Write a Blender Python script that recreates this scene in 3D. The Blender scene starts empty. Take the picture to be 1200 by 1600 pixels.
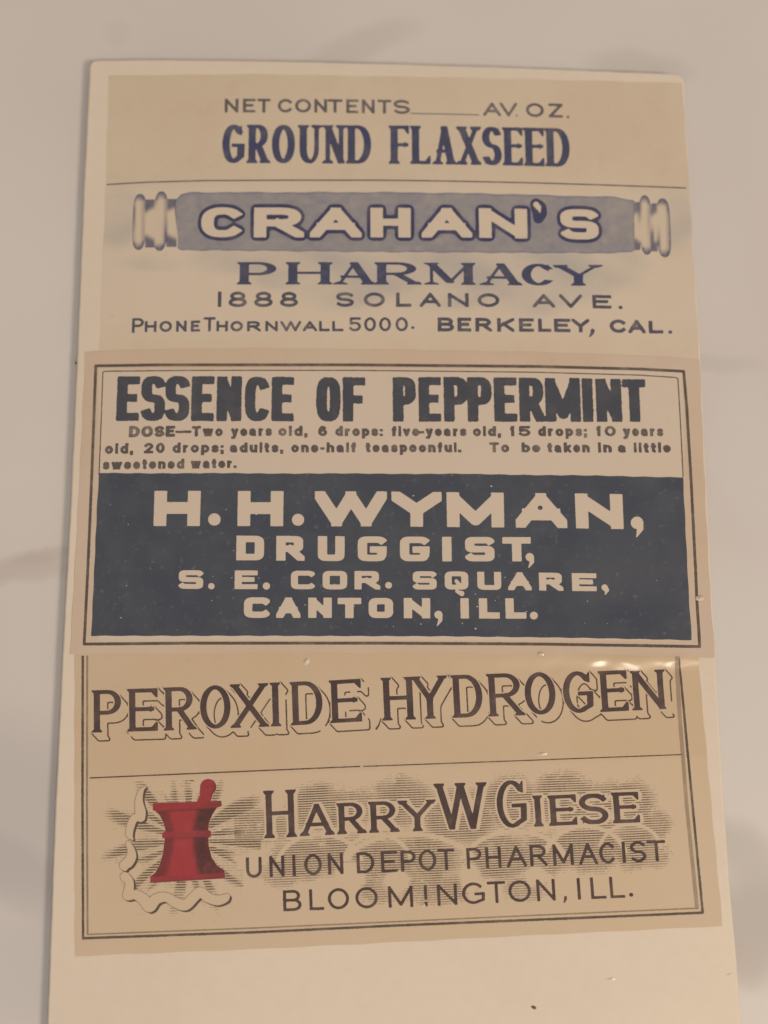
import bpy, math, random
import numpy as np
from mathutils import Vector

random.seed(7)
rng = np.random.default_rng(11)

# ------------------------------------------------------------------ camera
PW, PH = 1200.0, 1600.0            # design units used while measuring the card (tenths of a print dot)
FOC = 1600.0
TILT = math.radians(8.87)
SCALE = 15500.0                    # design units per metre at the aim point
CAM_H = FOC * math.cos(TILT) / SCALE
CAM = Vector((0.0, -CAM_H * math.tan(TILT), CAM_H))
Z_CARD = 0.0015                    # top of the card above the marble

scene = bpy.context.scene
cam_data = bpy.data.cameras.new("camera")
cam = bpy.data.objects.new("camera", cam_data)
scene.collection.objects.link(cam)
cam.location = (CAM.x, CAM.y, CAM.z)
cam.rotation_euler = (TILT, 0, 0)
cam_data.sensor_fit = 'VERTICAL'
cam_data.sensor_height = 24.0
cam_data.lens = 24.0 * FOC / PH
cam_data.clip_start = 0.005
cam_data.clip_end = 10
cam_data.dof.use_dof = True
cam_data.dof.focus_distance = CAM_H * 0.985
cam_data.dof.aperture_fstop = 9.0
scene.camera = cam

# ------------------------------------------------------------------ light
world = bpy.data.worlds.new("World")
scene.world = world
world.use_nodes = True
bg = world.node_tree.nodes["Background"]
bg.inputs[0].default_value = (1.0, 0.81, 0.66, 1)
bg.inputs[1].default_value = 0.455


def area_lamp(name, loc, size, power, color):
    d = bpy.data.lights.new(name, 'AREA')
    d.shape = 'DISK'
    d.size = size
    d.energy = power
    d.color = color
    o = bpy.data.objects.new(name, d)
    scene.collection.objects.link(o)
    o.location = loc
    o.rotation_euler = (Vector((0, 0, 0)) - Vector(loc)).to_track_quat('-Z', 'Y').to_euler()
    return o


area_lamp("room_lamp", (0.36, -0.30, 0.46), 0.13, 2.25, (1.0, 0.77, 0.575))
area_lamp("added_highlight_lamp", (0.215, -0.42, 0.68), 0.085, 1.3, (1.0, 0.84, 0.71))  # extra lamp, added so the raised label seam catches highlights
scene.view_settings.view_transform = 'Standard'
scene.view_settings.look = 'None'
scene.view_settings.exposure = 0
scene.view_settings.gamma = 1
scene.cycles.use_denoising = True

COL = scene.collection


# ------------------------------------------------------------------ geometry on the card plane
def to_plane(x, y, z=0.0):
    """measured point -> metres on a plane z above the card face (arrays allowed)"""
    x = np.asarray(x, float)
    y = np.asarray(y, float)
    dx = (x - PW / 2) / FOC
    dy = -(y - PH / 2) / FOC
    c, s = math.cos(TILT), math.sin(TILT)
    wy = dy * c + s
    wz = dy * s - c
    k = (-CAM.z) / wz
    return CAM.x + dx * k, CAM.y + wy * k


def smooth(t):
    t = np.clip(t, 0, 1)
    return t * t * (3 - 2 * t)


def relief(x, y):
    """the paper lifts a little where one label is stuck over the edge of the next (metres)"""
    x = np.asarray(x, float)
    y = np.asarray(y, float)
    a = 0.00002 + 0.00028 * smooth((x - 640) / 330) * (1 + 0.045 * np.sin(x / 23.0 + 0.6 * np.sin(x / 9.0)))
    ramp_dn = smooth((1051 + 3 * np.sin(x / 37.0) + 1.5 * np.sin(x / 11.0) - y) / 27.0)
    ramp_up = 1 - smooth((1010 - y) / 90.0)
    r = a * np.where(y > 1010, ramp_dn, ramp_up)
    r = r + 0.000008 * np.sin(x / 61.0 + y / 83.0) + 0.000004 * np.sin(x / 19.0 - y / 31.0)
    r = r + 0.00004 * smooth((575 - y) / 60.0) * smooth((y - 500) / 60.0)
    pucker = smooth((x - 840) / 120) * smooth((1075 - y) / 30) * smooth((y - 1020) / 12)
    r = r + pucker * (0.00006 + 0.000009 * np.sin(x / 6.5 + y / 8.0) + 0.00002 * np.sin(x / 17.0 - y / 11.0))
    return r


# ------------------------------------------------------------------ materials
def lin(c):
    return tuple(((v / 255) / 12.92 if v / 255 <= 0.04045 else ((v / 255 + 0.055) / 1.055) ** 2.4) for v in c)


ILLUM = (1.0, 0.79, 0.63)          # how warm the room light is: measured colours are divided by it


def alb(c):
    l = lin(c)
    return tuple(min(0.9, l[i] / ILLUM[i]) for i in range(3)) + (1,)


def new_mat(name, rough=0.6, coat=0.0, coat_rough=0.1):
    m = bpy.data.materials.new(name)
    m.use_nodes = True
    nt = m.node_tree
    b = nt.nodes["Principled BSDF"]
    b.inputs["Roughness"].default_value = rough
    b.inputs["Coat Weight"].default_value = coat
    b.inputs["Coat Roughness"].default_value = coat_rough
    b.inputs["Specular IOR Level"].default_value = 0.25
    return m, nt, b


def node(nt, t, **kw):
    n = nt.nodes.new(t)
    for k, v in kw.items():
        setattr(n, k, v)
    return n


def noise(nt, scale, detail=3, rough=0.55, vec=None, dist=0.0):
    if vec is None:
        tc = nt.nodes.new("ShaderNodeTexCoord")
        vec = tc.outputs["Object"]
    n = nt.nodes.new("ShaderNodeTexNoise")
    n.inputs["Scale"].default_value = scale
    n.inputs["Detail"].default_value = detail
    n.inputs["Roughness"].default_value = rough
    n.inputs["Distortion"].default_value = dist
    nt.links.new(vec, n.inputs["Vector"])
    return n.outputs["Fac"]


def ramp(nt, fac, lo, hi, a=0.0, b=1.0):
    m = nt.nodes.new("ShaderNodeMapRange")
    m.interpolation_type = 'SMOOTHSTEP'
    for i, v in enumerate((lo, hi, a, b)):
        m.inputs[i + 1].default_value = v
    nt.links.new(fac, m.inputs[0])
    return m.outputs[0]


def mixc(nt, fac, a, b):
    m = nt.nodes.new("ShaderNodeMix")
    m.data_type = 'RGBA'
    for sock, v in ((m.inputs[0], fac), (m.inputs[6], a), (m.inputs[7], b)):
        if isinstance(v, (int, float)):
            sock.default_value = v
        elif isinstance(v, tuple):
            sock.default_value = v
        else:
            nt.links.new(v, sock)
    return m.outputs[2]


def math_(nt, op, a, b=None):
    m = nt.nodes.new("ShaderNodeMath")
    m.operation = op
    for sock, v in zip(m.inputs, (a, b)):
        if v is None:
            continue
        if isinstance(v, (int, float)):
            sock.default_value = v
        else:
            nt.links.new(v, sock)
    return m.outputs[0]


def attr(nt, name):
    n = nt.nodes.new("ShaderNodeAttribute")
    n.attribute_name = name
    return n.outputs["Fac"]


def bump(nt, b, fac, strength, dist=0.00005, coat=False):
    n = nt.nodes.new("ShaderNodeBump")
    n.inputs["Strength"].default_value = strength
    n.inputs["Distance"].default_value = dist
    nt.links.new(fac, n.inputs["Height"])
    nt.links.new(n.outputs[0], b.inputs["Normal"])
    if coat:
        nt.links.new(n.outputs[0], b.inputs["Coat Normal"])


GREY_TINT = (150, 141, 133)


def paper_material(name, base, pale, warm):
    m, nt, b = new_mat(name, 0.6, 0.6, 0.17)
    c = mixc(nt, ramp(nt, noise(nt, 55, 4), 0.38, 0.62), alb(base), alb(warm))
    c = mixc(nt, ramp(nt, noise(nt, 330, 6, 0.7), 0.45, 0.75, 0.0, 0.16), c, alb((170, 141, 110)))
    c = mixc(nt, attr(nt, "pale"), c, alb(pale))
    f = math_(nt, 'MULTIPLY', attr(nt, "cloud"), ramp(nt, noise(nt, 210, 5, 0.6), 0.3, 0.7, 0.72, 1.0))
    c = mixc(nt, f, c, alb(GREY_TINT))
    sp = ramp(nt, noise(nt, 900, 2, 0.5), 0.30, 0.24, 0.0, 0.10)
    c = mixc(nt, sp, c, alb((140, 112, 84)))
    nt.links.new(c, b.inputs["Base Color"])
    bump(nt, b, noise(nt, 1500, 3), 0.10, 0.00002)
    bn = nt.nodes.new("ShaderNodeBump")
    bn.inputs["Strength"].default_value = 0.5
    bn.inputs["Distance"].default_value = 0.0002
    nt.links.new(noise(nt, 60, 2, 0.4), bn.inputs["Height"])
    nt.links.new(bn.outputs[0], b.inputs["Coat Normal"])
    return m


def ink_material(name, ink, paper, wear=0.10, wear_scale=420, pale_ink=None, specks=0.0):
    """printing ink; the per-vertex 'ink_amount' says how much ink the plate laid down"""
    m, nt, b = new_mat(name, 0.7, 0.5, 0.13)
    b.inputs["Specular IOR Level"].default_value = 0.08
    dk = lambda q: tuple(max(.004, v - .012) for v in alb(q)[:3]) + (1,)
    c0 = dk(ink)
    pale_ink = dk(pale_ink) if pale_ink else c0
    c = mixc(nt, ramp(nt, noise(nt, 130, 4), 0.3, 0.75), c0, pale_ink)
    w = ramp(nt, noise(nt, wear_scale, 5, 0.65), 0.42, 0.78, 0.0, wear * 2.2)
    c = mixc(nt, w, c, alb(paper))
    if specks:
        s = ramp(nt, noise(nt, 1700, 3, 0.6), 0.60, 0.80, 0.0, specks * 0.55)
        c = mixc(nt, s, c, alb(paper))
        s2 = ramp(nt, noise(nt, 190, 5, 0.72, dist=0.4), 0.56, 0.80, 0.0, specks * 0.45)
        c = mixc(nt, s2, c, alb((128, 130, 132)))
    inv = math_(nt, 'SUBTRACT', 1.0, attr(nt, "ink_amount"))
    c = mixc(nt, inv, c, alb(paper))
    nt.links.new(c, b.inputs["Base Color"])
    bn = nt.nodes.new("ShaderNodeBump")
    bn.inputs["Strength"].default_value = 0.5
    bn.inputs["Distance"].default_value = 0.0002
    nt.links.new(noise(nt, 60, 2, 0.4), bn.inputs["Height"])
    nt.links.new(bn.outputs[0], b.inputs["Coat Normal"])
    return m


PAPER1, PAPER2, PAPER3 = (197, 171, 143), (191, 163, 138), (190, 159, 127)
M = {}
M['paper_top'] = paper_material("aged_label_paper", PAPER1, (199, 175, 150), (194, 167, 138))
M['paper_mid'] = paper_material("tan_label_paper", PAPER2, (197, 172, 148), (189, 159, 131))
M['paper_low'] = paper_material("yellowed_label_paper", PAPER3, (197, 169, 138), (189, 157, 122))
M['blue_ink'] = ink_material("blue_heading_ink", (70, 69, 90), PAPER1, 0.05, pale_ink=(78, 74, 84))
M['grey_ink'] = ink_material("grey_ink", (98, 86, 84), PAPER1, 0.12)
M['slate_ink'] = ink_material("slate_ink", (84, 78, 84), PAPER1, 0.12)
M['band_ink'] = ink_material("banner_tint_ink", (116, 111, 117), PAPER1, 0.06, 300, pale_ink=(126, 118, 119))
M['scroll_ink'] = ink_material("scroll_shading_ink", (92, 87, 98), PAPER1, 0.05, pale_ink=(100, 94, 102))
M['outline_ink'] = ink_material("banner_outline_ink", (66, 64, 84), PAPER1, 0.05)
M['black_ink'] = ink_material("black_heading_ink", (74, 71, 74), PAPER2, 0.03, pale_ink=(76, 73, 75))
M['small_ink'] = ink_material("small_type_ink", (92, 80, 74), PAPER2, 0.14)
M['rule_ink'] = ink_material("border_ink", (92, 78, 66), PAPER2, 0.10)
M['navy_ink'] = ink_material("navy_panel_ink", (71, 71, 76), PAPER2, 0.0, 240, pale_ink=(78, 77, 79), specks=0.30)
M['brown_ink'] = ink_material("brown_black_ink", (77, 61, 57), PAPER3, 0.06, pale_ink=(88, 69, 63))
M['fine_ink'] = ink_material("fine_line_ink", (90, 70, 57), PAPER3, 0.12)
M['hatch_ink'] = ink_material("engraving_ink", (90, 72, 60), PAPER3, 0.12)


def red_material():
    m, nt, b = new_mat("red_emblem_ink", 0.6, 0.5, 0.13)
    c = mixc(nt, attr(nt, "ink_amount"), alb((151, 49, 51)), alb((72, 40, 38)))
    w = ramp(nt, noise(nt, 500, 5, 0.65), 0.45, 0.78, 0.0, 0.22)
    c = mixc(nt, w, c, alb((168, 84, 84)))
    nt.links.new(c, b.inputs["Base Color"])
    return m


M['red_ink'] = red_material()


def card_material():
    m, nt, b = new_mat("cream_plastic_card", 0.45, 0.5, 0.14)
    c = mixc(nt, ramp(nt, noise(nt, 28, 3), 0.3, 0.7), alb((209, 185, 159)), alb((204, 180, 155)))
    c = mixc(nt, ramp(nt, noise(nt, 700, 3), 0.35, 0.7, 0, 0.12), c, alb((192, 166, 138)))
    nt.links.new(c, b.inputs["Base Color"])
    b.inputs["Subsurface Weight"].default_value = 0.0
    bump(nt, b, noise(nt, 900, 2), 0.05, 0.00002)
    bn = nt.nodes.new("ShaderNodeBump")
    bn.inputs["Strength"].default_value = 0.4
    bn.inputs["Distance"].default_value = 0.0002
    nt.links.new(noise(nt, 45, 2, 0.4), bn.inputs["Height"])
    nt.links.new(bn.outputs[0], b.inputs["Coat Normal"])
    return m


M['card'] = card_material()


def marble_material():
    m, nt, b = new_mat("polished_marble", 0.35, 0.0)
    b.inputs["Specular IOR Level"].default_value = 0.3
    tc = nt.nodes.new("ShaderNodeTexCoord")
    vec = tc.outputs["Object"]
    c = mixc(nt, ramp(nt, noise(nt, 16, 3, 0.5, vec), 0.30, 0.72), alb((194, 176, 162)), alb((202, 185, 170)))
    c = mixc(nt, ramp(nt, noise(nt, 45, 4, 0.6, vec, 0.6), 0.52, 0.75, 0, 0.35), c, alb((192, 173, 159)))

    def blotch(px, py, rx, ry, rot, col, k, wob=0.35):
        nonlocal c
        x, y = to_plane(px, py)
        mp = nt.nodes.new("ShaderNodeMapping")
        mp.vector_type = 'TEXTURE'
        mp.inputs["Location"].default_value = (float(x), float(y), 0)
        mp.inputs["Rotation"].default_value = (0, 0, math.radians(rot))
        mp.inputs["Scale"].default_value = (rx / SCALE, ry / SCALE, 1)
        wn = nt.nodes.new("ShaderNodeTexNoise")
        wn.inputs["Scale"].default_value = 90
        wn.inputs["Detail"].default_value = 4
        nt.links.new(vec, wn.inputs["Vector"])
        sub = nt.nodes.new("ShaderNodeVectorMath")
        sub.operation = 'SUBTRACT'
        nt.links.new(wn.outputs["Color"], sub.inputs[0])
        sub.inputs[1].default_value = (0.5, 0.5, 0.5)
        sc = nt.nodes.new("ShaderNodeVectorMath")
        sc.operation = 'SCALE'
        nt.links.new(sub.outputs[0], sc.inputs[0])
        sc.inputs["Scale"].default_value = wob * 0.012
        ad = nt.nodes.new("ShaderNodeVectorMath")
        ad.operation = 'ADD'
        nt.links.new(vec, ad.inputs[0])
        nt.links.new(sc.outputs[0], ad.inputs[1])
        sx = nt.nodes.new("ShaderNodeSeparateXYZ")
        nt.links.new(ad.outputs[0], mp.inputs["Vector"])
        nt.links.new(mp.outputs[0], sx.inputs[0])
        r2 = math_(nt, 'ADD', math_(nt, 'POWER', sx.outputs[0], 2.0), math_(nt, 'POWER', sx.outputs[1], 2.0))
        f = ramp(nt, r2, 1.0, 0.0, 0.0, k * 0.85)
        c = mixc(nt, f, c, alb(col))

    blotch(10, 893, 120, 30, 8, (178, 159, 143), 0.75)
    blotch(60, 868, 60, 16, 20, (176, 157, 142), 0.6)
    blotch(0, 1260, 200, 180, 0, (175, 160, 150), 0.75)
    blotch(10, 1370, 260, 60, -25, (168, 154, 145), 0.6)
    blotch(20, 1520, 160, 120, 0, (186, 171, 160), 0.8)
    blotch(1195, 1450, 120, 100, 20, (160, 145, 131), 0.8)
    blotch(1168, 1330, 90, 60, -20, (176, 160, 144), 0.8)
    blotch(1172, 1512, 30, 40, 0, (178, 150, 135), 0.35)
    blotch(1010, 92, 120, 38, -8, (178, 163, 148), 0.6)
    blotch(560, 60, 150, 40, 25, (180, 163, 147), 0.55)
    blotch(174, 38, 34, 26, 0, (182, 166, 151), 0.3)
    blotch(1110, 560, 130, 22, -8, (182, 167, 153), 0.7)
    blotch(1180, 700, 80, 160, 0, (198, 183, 169), 0.6)
    blotch(1160, 1060, 90, 250, 0, (198, 182, 166), 0.7)
    nt.links.new(c, b.inputs["Base Color"])
    return m


M['marble'] = marble_material()


# ------------------------------------------------------------------ mesh helpers
def mesh_obj(name, verts, faces, mat, parent=None, label=None, smooth_shade=False):
    me = bpy.data.meshes.new(name)
    me.from_pydata([tuple(v) for v in verts], [], faces)
    me.materials.append(mat)
    if smooth_shade:
        me.polygons.foreach_set("use_smooth", [True] * len(me.polygons))
    me.update()
    o = bpy.data.objects.new(name, me)
    COL.objects.link(o)
    if parent is not None:
        o.parent = parent
    if label:
        o["label"] = label
    return o


def np_mesh(name, verts, loops, counts, mat, parent=None, label=None, attrs=None, smooth_shade=False):
    """fast path: verts (n,3), loops flat index array, counts per polygon"""
    me = bpy.data.meshes.new(name)
    me.vertices.add(len(verts))
    me.vertices.foreach_set("co", np.asarray(verts, np.float32).ravel())
    me.loops.add(len(loops))
    me.loops.foreach_set("vertex_index", np.asarray(loops, np.int32))
    me.polygons.add(len(counts))
    starts = np.concatenate(([0], np.cumsum(counts)[:-1])).astype(np.int32)
    me.polygons.foreach_set("loop_start", starts)
    me.polygons.foreach_set("use_smooth", np.full(len(counts), smooth_shade))
    me.update(calc_edges=True)
    me.validate()
    for k, v in (attrs or {}).items():
        a = me.attributes.new(k, 'FLOAT', 'POINT')
        a.data.foreach_set("value", np.asarray(v, np.float32))
    me.materials.append(mat)
    o = bpy.data.objects.new(name, me)
    COL.objects.link(o)
    if parent is not None:
        o.parent = parent
    if label:
        o["label"] = label
    return o


# ------------------------------------------------------------------ the marble
def build_marble():
    L = 0.45
    v = [(-L, -L, -0.02), (L, -L, -0.02), (L, L, -0.02), (-L, L, -0.02), (-L, -L, 0), (L, -L, 0), (L, L, 0), (-L, L, 0)]
    v = [(a, b, c - Z_CARD) for a, b, c in v]
    f = [(0, 3, 2, 1), (4, 5, 6, 7), (0, 1, 5, 4), (1, 2, 6, 5), (2, 3, 7, 6), (3, 0, 4, 7)]
    o = mesh_obj("marble_tabletop", v, f, M['marble'])
    o["kind"] = "structure"
    return o


build_marble()

# ------------------------------------------------------------------ the card
card = bpy.data.objects.new("label_card", None)
COL.objects.link(card)
card.location = (0, 0, 0)
card.empty_display_size = 0.01
card["label"] = "cream plastic card lying on marble, with three old pharmacy labels stuck down its face"
card["category"] = "card"

LEFT = [(139, 92), (129, 300), (119, 550), (108, 800), (97, 1000), (83, 1300), (73, 1580), (66, 1760)]
RIGHT = [(1069, 114), (1079, 300), (1091, 480), (1096, 560), (1107, 800), (1118, 1000), (1132, 1250), (1143, 1400),
         (1151, 1480), (1160, 1600), (1172, 1760)]
TOP = [(139, 92), (260, 91), (420, 93), (600, 97), (800, 103), (1000, 111), (1069, 114)]


def build_card_body():
    out = []
    out += TOP[:-1]
    out += RIGHT[:-1]
    out += [(1172, 1760)] + [(600, 1764)] + [(66, 1760)]
    out += LEFT[::-1][1:-1]
    # densify + round the corners
    P = np.array(out, float)
    n = len(P)
    pts = []
    corners = {0, len(TOP) - 1, len(TOP) - 1 + len(RIGHT) - 1, len(TOP) + len(RIGHT)}
    for i in range(n):
        p0, p1, p2 = P[i - 1], P[i], P[(i + 1) % n]
        d0, d1 = p0 - p1, p2 - p1
        ang = abs(np.dot(d0, d1) / (np.linalg.norm(d0) * np.linalg.norm(d1)))
        if ang < 0.5:
            r = 14
            a = p1 + d0 / np.linalg.norm(d0) * r
            c = p1 + d1 / np.linalg.norm(d1) * r
            for t in np.linspace(0, 1, 7):
                pts.append((1 - t) ** 2 * a + 2 * t * (1 - t) * p1 + t * t * c)
        else:
            pts.append(p1)
    dense = []
    for i in range(len(pts)):
        p, q = pts[i], pts[(i + 1) % len(pts)]
        k = max(1, int(np.linalg.norm(q - p) / 12))
        for j in range(k):
            t = j / k
            dense.append(p + (q - p) * t)
    D = np.array(dense)
    D = D + 0.15 * np.stack([np.sin(D[:, 1] / 17.0) + np.sin(D[:, 1] / 6.1), np.sin(D[:, 0] / 21.0) + np.sin(D[:, 0] / 7.3)], 1)
    cx, cy = to_plane(D[:, 0], D[:, 1])
    C = np.stack([cx, cy], 1)
    T = np.roll(C, -1, 0) - np.roll(C, 1, 0)
    T /= np.linalg.norm(T, axis=1)[:, None]
    N = np.stack([-T[:, 1], T[:, 0]], 1)
    if np.dot(N[5], C.mean(0) - C[5]) < 0:
        N = -N
    # profile: (inset, z) soft rounded rim like pressed plastic
    prof = [(0.00025, -0.00147), (0.00003, -0.0013), (0.0, -0.0008), (0.0, -0.00042), (0.00004, -0.00024), (0.00012, -0.00011),
            (0.0002, -0.00003), (0.0003, 0.0)]
    verts, faces = [], []
    m = len(C)
    for ins, z in prof:
        R = C + N * ins
        for p in R:
            verts.append((p[0], p[1], z))
    for k in range(len(prof) - 1):
        for i in range(m):
            j = (i + 1) % m
            faces.append((k * m + i, k * m + j, (k + 1) * m + j, (k + 1) * m + i))
    top0 = (len(prof) - 1) * m
    mid = C.mean(0)
    verts += [(mid[0], mid[1], 0.0), (mid[0], mid[1], prof[0][1])]
    for i in range(m):
        faces.append((top0 + i, top0 + (i + 1) % m, len(verts) - 2))
        faces.append(((i + 1) % m, i, len(verts) - 1))
    o = mesh_obj("card_body", verts, faces, M['card'], card, smooth_shade=False)
    me = o.data
    import bmesh
    bm = bmesh.new()
    bm.from_mesh(me)
    bmesh.ops.recalc_face_normals(bm, faces=bm.faces)
    for f in bm.faces:
        f.smooth = len(f.verts) == 4
    bm.to_mesh(me)
    bm.free()
    return o


build_card_body()


# ------------------------------------------------------------------ paper labels: curved-edge sheets
def interp(poly, t_axis, val):
    P = np.array(poly, float)
    other = 1 - t_axis
    return np.interp(val, P[:, t_axis], P[:, other])


def paper_sheet(name, label, top, bottom, left, right, mat, lift, attr_fn, step=3.5):
    """Coons patch between four measured edges, with a thin skirt down to the card"""
    x0, x1 = top[0][0], top[-1][0]
    nu = int((x1 - x0) / step)
    nv = int((bottom[0][1] - top[0][1]) / step)
    u = np.linspace(0, 1, nu + 1)
    v = np.linspace(0, 1, nv + 1)

    def along(poly, t):
        P = np.array(poly, float)
        d = np.concatenate(([0], np.cumsum(np.linalg.norm(np.diff(P, axis=0), axis=1))))
        d /= d[-1]
        return np.stack([np.interp(t, d, P[:, 0]), np.interp(t, d, P[:, 1])], -1)
    Tp, Bp, Lp, Rp = along(top, u), along(bottom, u), along(left, v), along(right, v)
    U, V = np.meshgrid(u, v)
    c00, c10, c01, c11 = Tp[0], Tp[-1], Bp[0], Bp[-1]
    G = ((1 - V)[..., None] * Tp[None] + V[..., None] * Bp[None] + (1 - U)[..., None] * Lp[:, None] + U[..., None] * Rp[:, None]
         - ((1 - U) * (1 - V))[..., None] * c00 - (U * (1 - V))[..., None] * c10 - ((1 - U) * V)[..., None] * c01 - (U * V)[..., None] * c11)
    X, Y = G[..., 0], G[..., 1]
    # slightly uneven cut edge
    edge = np.minimum.reduce([U * nu, (1 - U) * nu, V * nv, (1 - V) * nv])
    w = np.clip(1 - edge / 2.0, 0, 1)
    X = X + w * 0.5 * np.sin(Y / 13.0)
    Y = Y + w * 0.5 * np.sin(X / 17.0)
    wx, wy = to_plane(X, Y)
    wz = lift + relief(X, Y)
    H, W = X.shape
    idx = np.arange(H * W).reshape(H, W)
    quads = np.stack([idx[1:, :-1], idx[1:, 1:], idx[:-1, 1:], idx[:-1, :-1]], -1).reshape(-1, 4)
    verts = np.stack([wx, wy, wz], -1).reshape(-1, 3)
    ring = np.concatenate([idx[0, :], idx[1:, -1], idx[-1, ::-1][1:], idx[::-1, 0][1:-1]])
    hi = verts[ring].copy()
    low = hi.copy()
    low[:, 2] = -0.00005
    base = len(verts)
    m = len(ring)
    k_ = np.arange(m)
    nxt = np.roll(k_, -1)
    sk = np.stack([base + k_, base + nxt, base + m + nxt, base + m + k_], -1)
    verts = np.concatenate([verts, hi, low])
    F = np.concatenate([quads, sk])
    cl, pa = attr_fn(X, Y)
    z = np.zeros(2 * m)
    o = np_mesh(name, verts, F.ravel(), np.full(len(F), 4), mat, card, label,
                {"cloud": np.concatenate([cl.ravel(), z]), "pale": np.concatenate([pa.ravel(), z])}, smooth_shade=True)
    # keep the thin paper edge crisp
    sm = np.ones(len(o.data.polygons), bool)
    sm[len(quads):] = False
    o.data.polygons.foreach_set("use_smooth", sm)
    return o


def blob(X, Y, cx, cy, rx, ry, soft=1.0):
    r = np.sqrt(((X - cx) / rx) ** 2 + ((Y - cy) / ry) ** 2)
    return smooth((1.15 - r) / soft)


def top_attr(X, Y):
    cl = np.zeros_like(X)
    for b in [(470, 412, 130, 34, .8), (350, 408, 70, 26, .5), (600, 425, 130, 46, .8), (740, 420, 120, 50, .8), (860, 418, 110, 55, .8), (960, 420, 60, 42, .6),
              (540, 450, 90, 40, .7), (830, 455, 80, 44, .7), (1050, 350, 46, 55, .6), (1062, 335, 30, 40, .5), (182, 350, 48, 44, .6),
              (190, 322, 40, 30, .45), (240, 412, 60, 14, .35), (700, 465, 110, 22, .5), (440, 432, 60, 26, .5), (905, 440, 80, 40, .45)]:
        cl = np.maximum(cl, b[4] * blob(X, Y, *b[:4], soft=0.7))
    cl = cl * (0.72 + 0.28 * np.sin(X / 27.0 + 1.5 * np.sin(Y / 19.0)))
    lineY = 281 + 7 * smooth((300 - X) / 130) + 13 * smooth((X - 650) / 420) ** 1.0
    pa = 0.55 * smooth((Y - lineY) / 14) * smooth((560 - Y) / 60)
    return np.clip(cl, 0, 1) * 0.8, pa


def mid_attr(X, Y):
    inside = smooth((X - 152) / 6) * smooth((1070 - X) / 6) * smooth((Y - 574) / 5) * smooth((1003 - Y) / 5)
    return np.zeros_like(X), inside * 0.8


def low_attr(X, Y):
    yl = 1215 - (X - 141) * 0.0395
    pa = 0.35 * smooth((Y - yl) / 10) + 0.25 * blob(X, Y, 600, 1100, 500, 60)
    return np.zeros_like(X), np.clip(pa, 0, 1)


lab1 = paper_sheet("paper_label", "top label for ground flaxseed, blue lettering with a rolled banner",
                   [(170, 118), (400, 116), (700, 121), (1000, 128), (1066, 130)],
                   [(156, 553), (400, 553), (700, 556), (1093, 566)],
                   [(170, 118), (165, 290), (156, 553)],
                   [(1066, 130), (1077, 300), (1093, 566)], M['paper_top'], 0.00002, top_attr)
lab2 = paper_sheet("paper_label", "middle label for essence of peppermint, double border and navy panel",
                   [(134, 550), (250, 546), (420, 545), (620, 547), (840, 551), (1000, 556), (1093, 562)],
                   [(110, 1022), (400, 1020), (700, 1020), (1000, 1024), (1115, 1028)],
                   [(134, 550), (123, 780), (110, 1022)],
                   [(1093, 562), (1103, 800), (1115, 1028)], M['paper_mid'], 0.00006, mid_attr)
lab3 = paper_sheet("paper_label", "bottom label for peroxide hydrogen, brown lettering and red mortar",
                   [(117, 1014), (400, 1012), (700, 1012), (1000, 1016), (1090, 1018)],
                   [(117, 1494), (400, 1483), (800, 1463), (1129, 1447)],
                   [(117, 1014), (116, 1250), (117, 1494)],
                   [(1090, 1018), (1108, 1220), (1129, 1447)], M['paper_low'], 0.00002, low_attr)

# ------------------------------------------------------------------ letter skeletons
E_ = lambda cx, cy, rx, ry, a0, a1: ('e', cx, cy, rx, ry, a0, a1)
GL = {}


def g(ch, strokes, serifs=(), beaks=(), w=1.0):
    GL[ch] = dict(s=strokes, serif=serifs, beak=beaks, w=w)


g('A', [('t', [(0, 0), (.5, 1)]), ('', [(.5, 1), (1, 0)]), ('h', [(.17, .33), (.83, .33)])], [(0, 0), (1, 0)], w=1.1)
g('B', [('', [(0, 0), (0, 1)]), ('', [(0, 1), (.58, 1), E_(.58, .76, .34, .24, 90, -90), (0, .52)]),
        ('', [(0, .52), (.6, .52), E_(.6, .26, .40, .26, 90, -90), (0, 0)])], [])
g('C', [('', [E_(.52, .5, .52, .5, 42, 318)])], [], [(.93, .80, 'u')])
g('D', [('', [(0, 0), (0, 1)]), ('', [(0, 1), (.42, 1), E_(.42, .5, .58, .5, 90, -90), (0, 0)])], [(0, 0), (0, 1)], w=1.05)
g('E', [('', [(0, 0), (0, 1)]), ('', [(0, 1), (1, 1)]), ('', [(0, .52), (.8, .52)]), ('', [(0, 0), (1, 0)])], [(0, 0), (0, 1)],
  [(1, 1, 'd'), (1, 0, 'u'), (.74, .52, 'm')], w=.9)
g('F', [('', [(0, 0), (0, 1)]), ('', [(0, 1), (1, 1)]), ('', [(0, .5), (.8, .5)])], [(0, 0), (0, 1)], [(1, 1, 'd'), (.74, .5, 'm')], w=.9)
g('G', [('', [E_(.5, .5, .5, .5, 45, 300), (.98, .14), (1, .46)]), ('', [(1, .46), (.62, .46)])], [], [(.93, .80, 'u')], w=1.05)
g('H', [('', [(0, 0), (0, 1)]), ('', [(1, 0), (1, 1)]), ('h', [(0, .52), (1, .52)])], [(0, 0), (0, 1), (1, 0), (1, 1)], w=1.05)
g('I', [('', [(.5, 0), (.5, 1)])], [(.5, 0), (.5, 1)], w=.3)
g('K', [('', [(0, 0), (0, 1)]), ('t', [(1, 1), (0, .36)]), ('', [(.34, .60), (1, 0)])], [(0, 0), (0, 1), (1, 0)])
g('L', [('', [(0, 0), (0, 1)]), ('', [(0, 0), (1, 0)])], [(0, 0), (0, 1)], [(1, 0, 'u')], w=.85)
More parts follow.
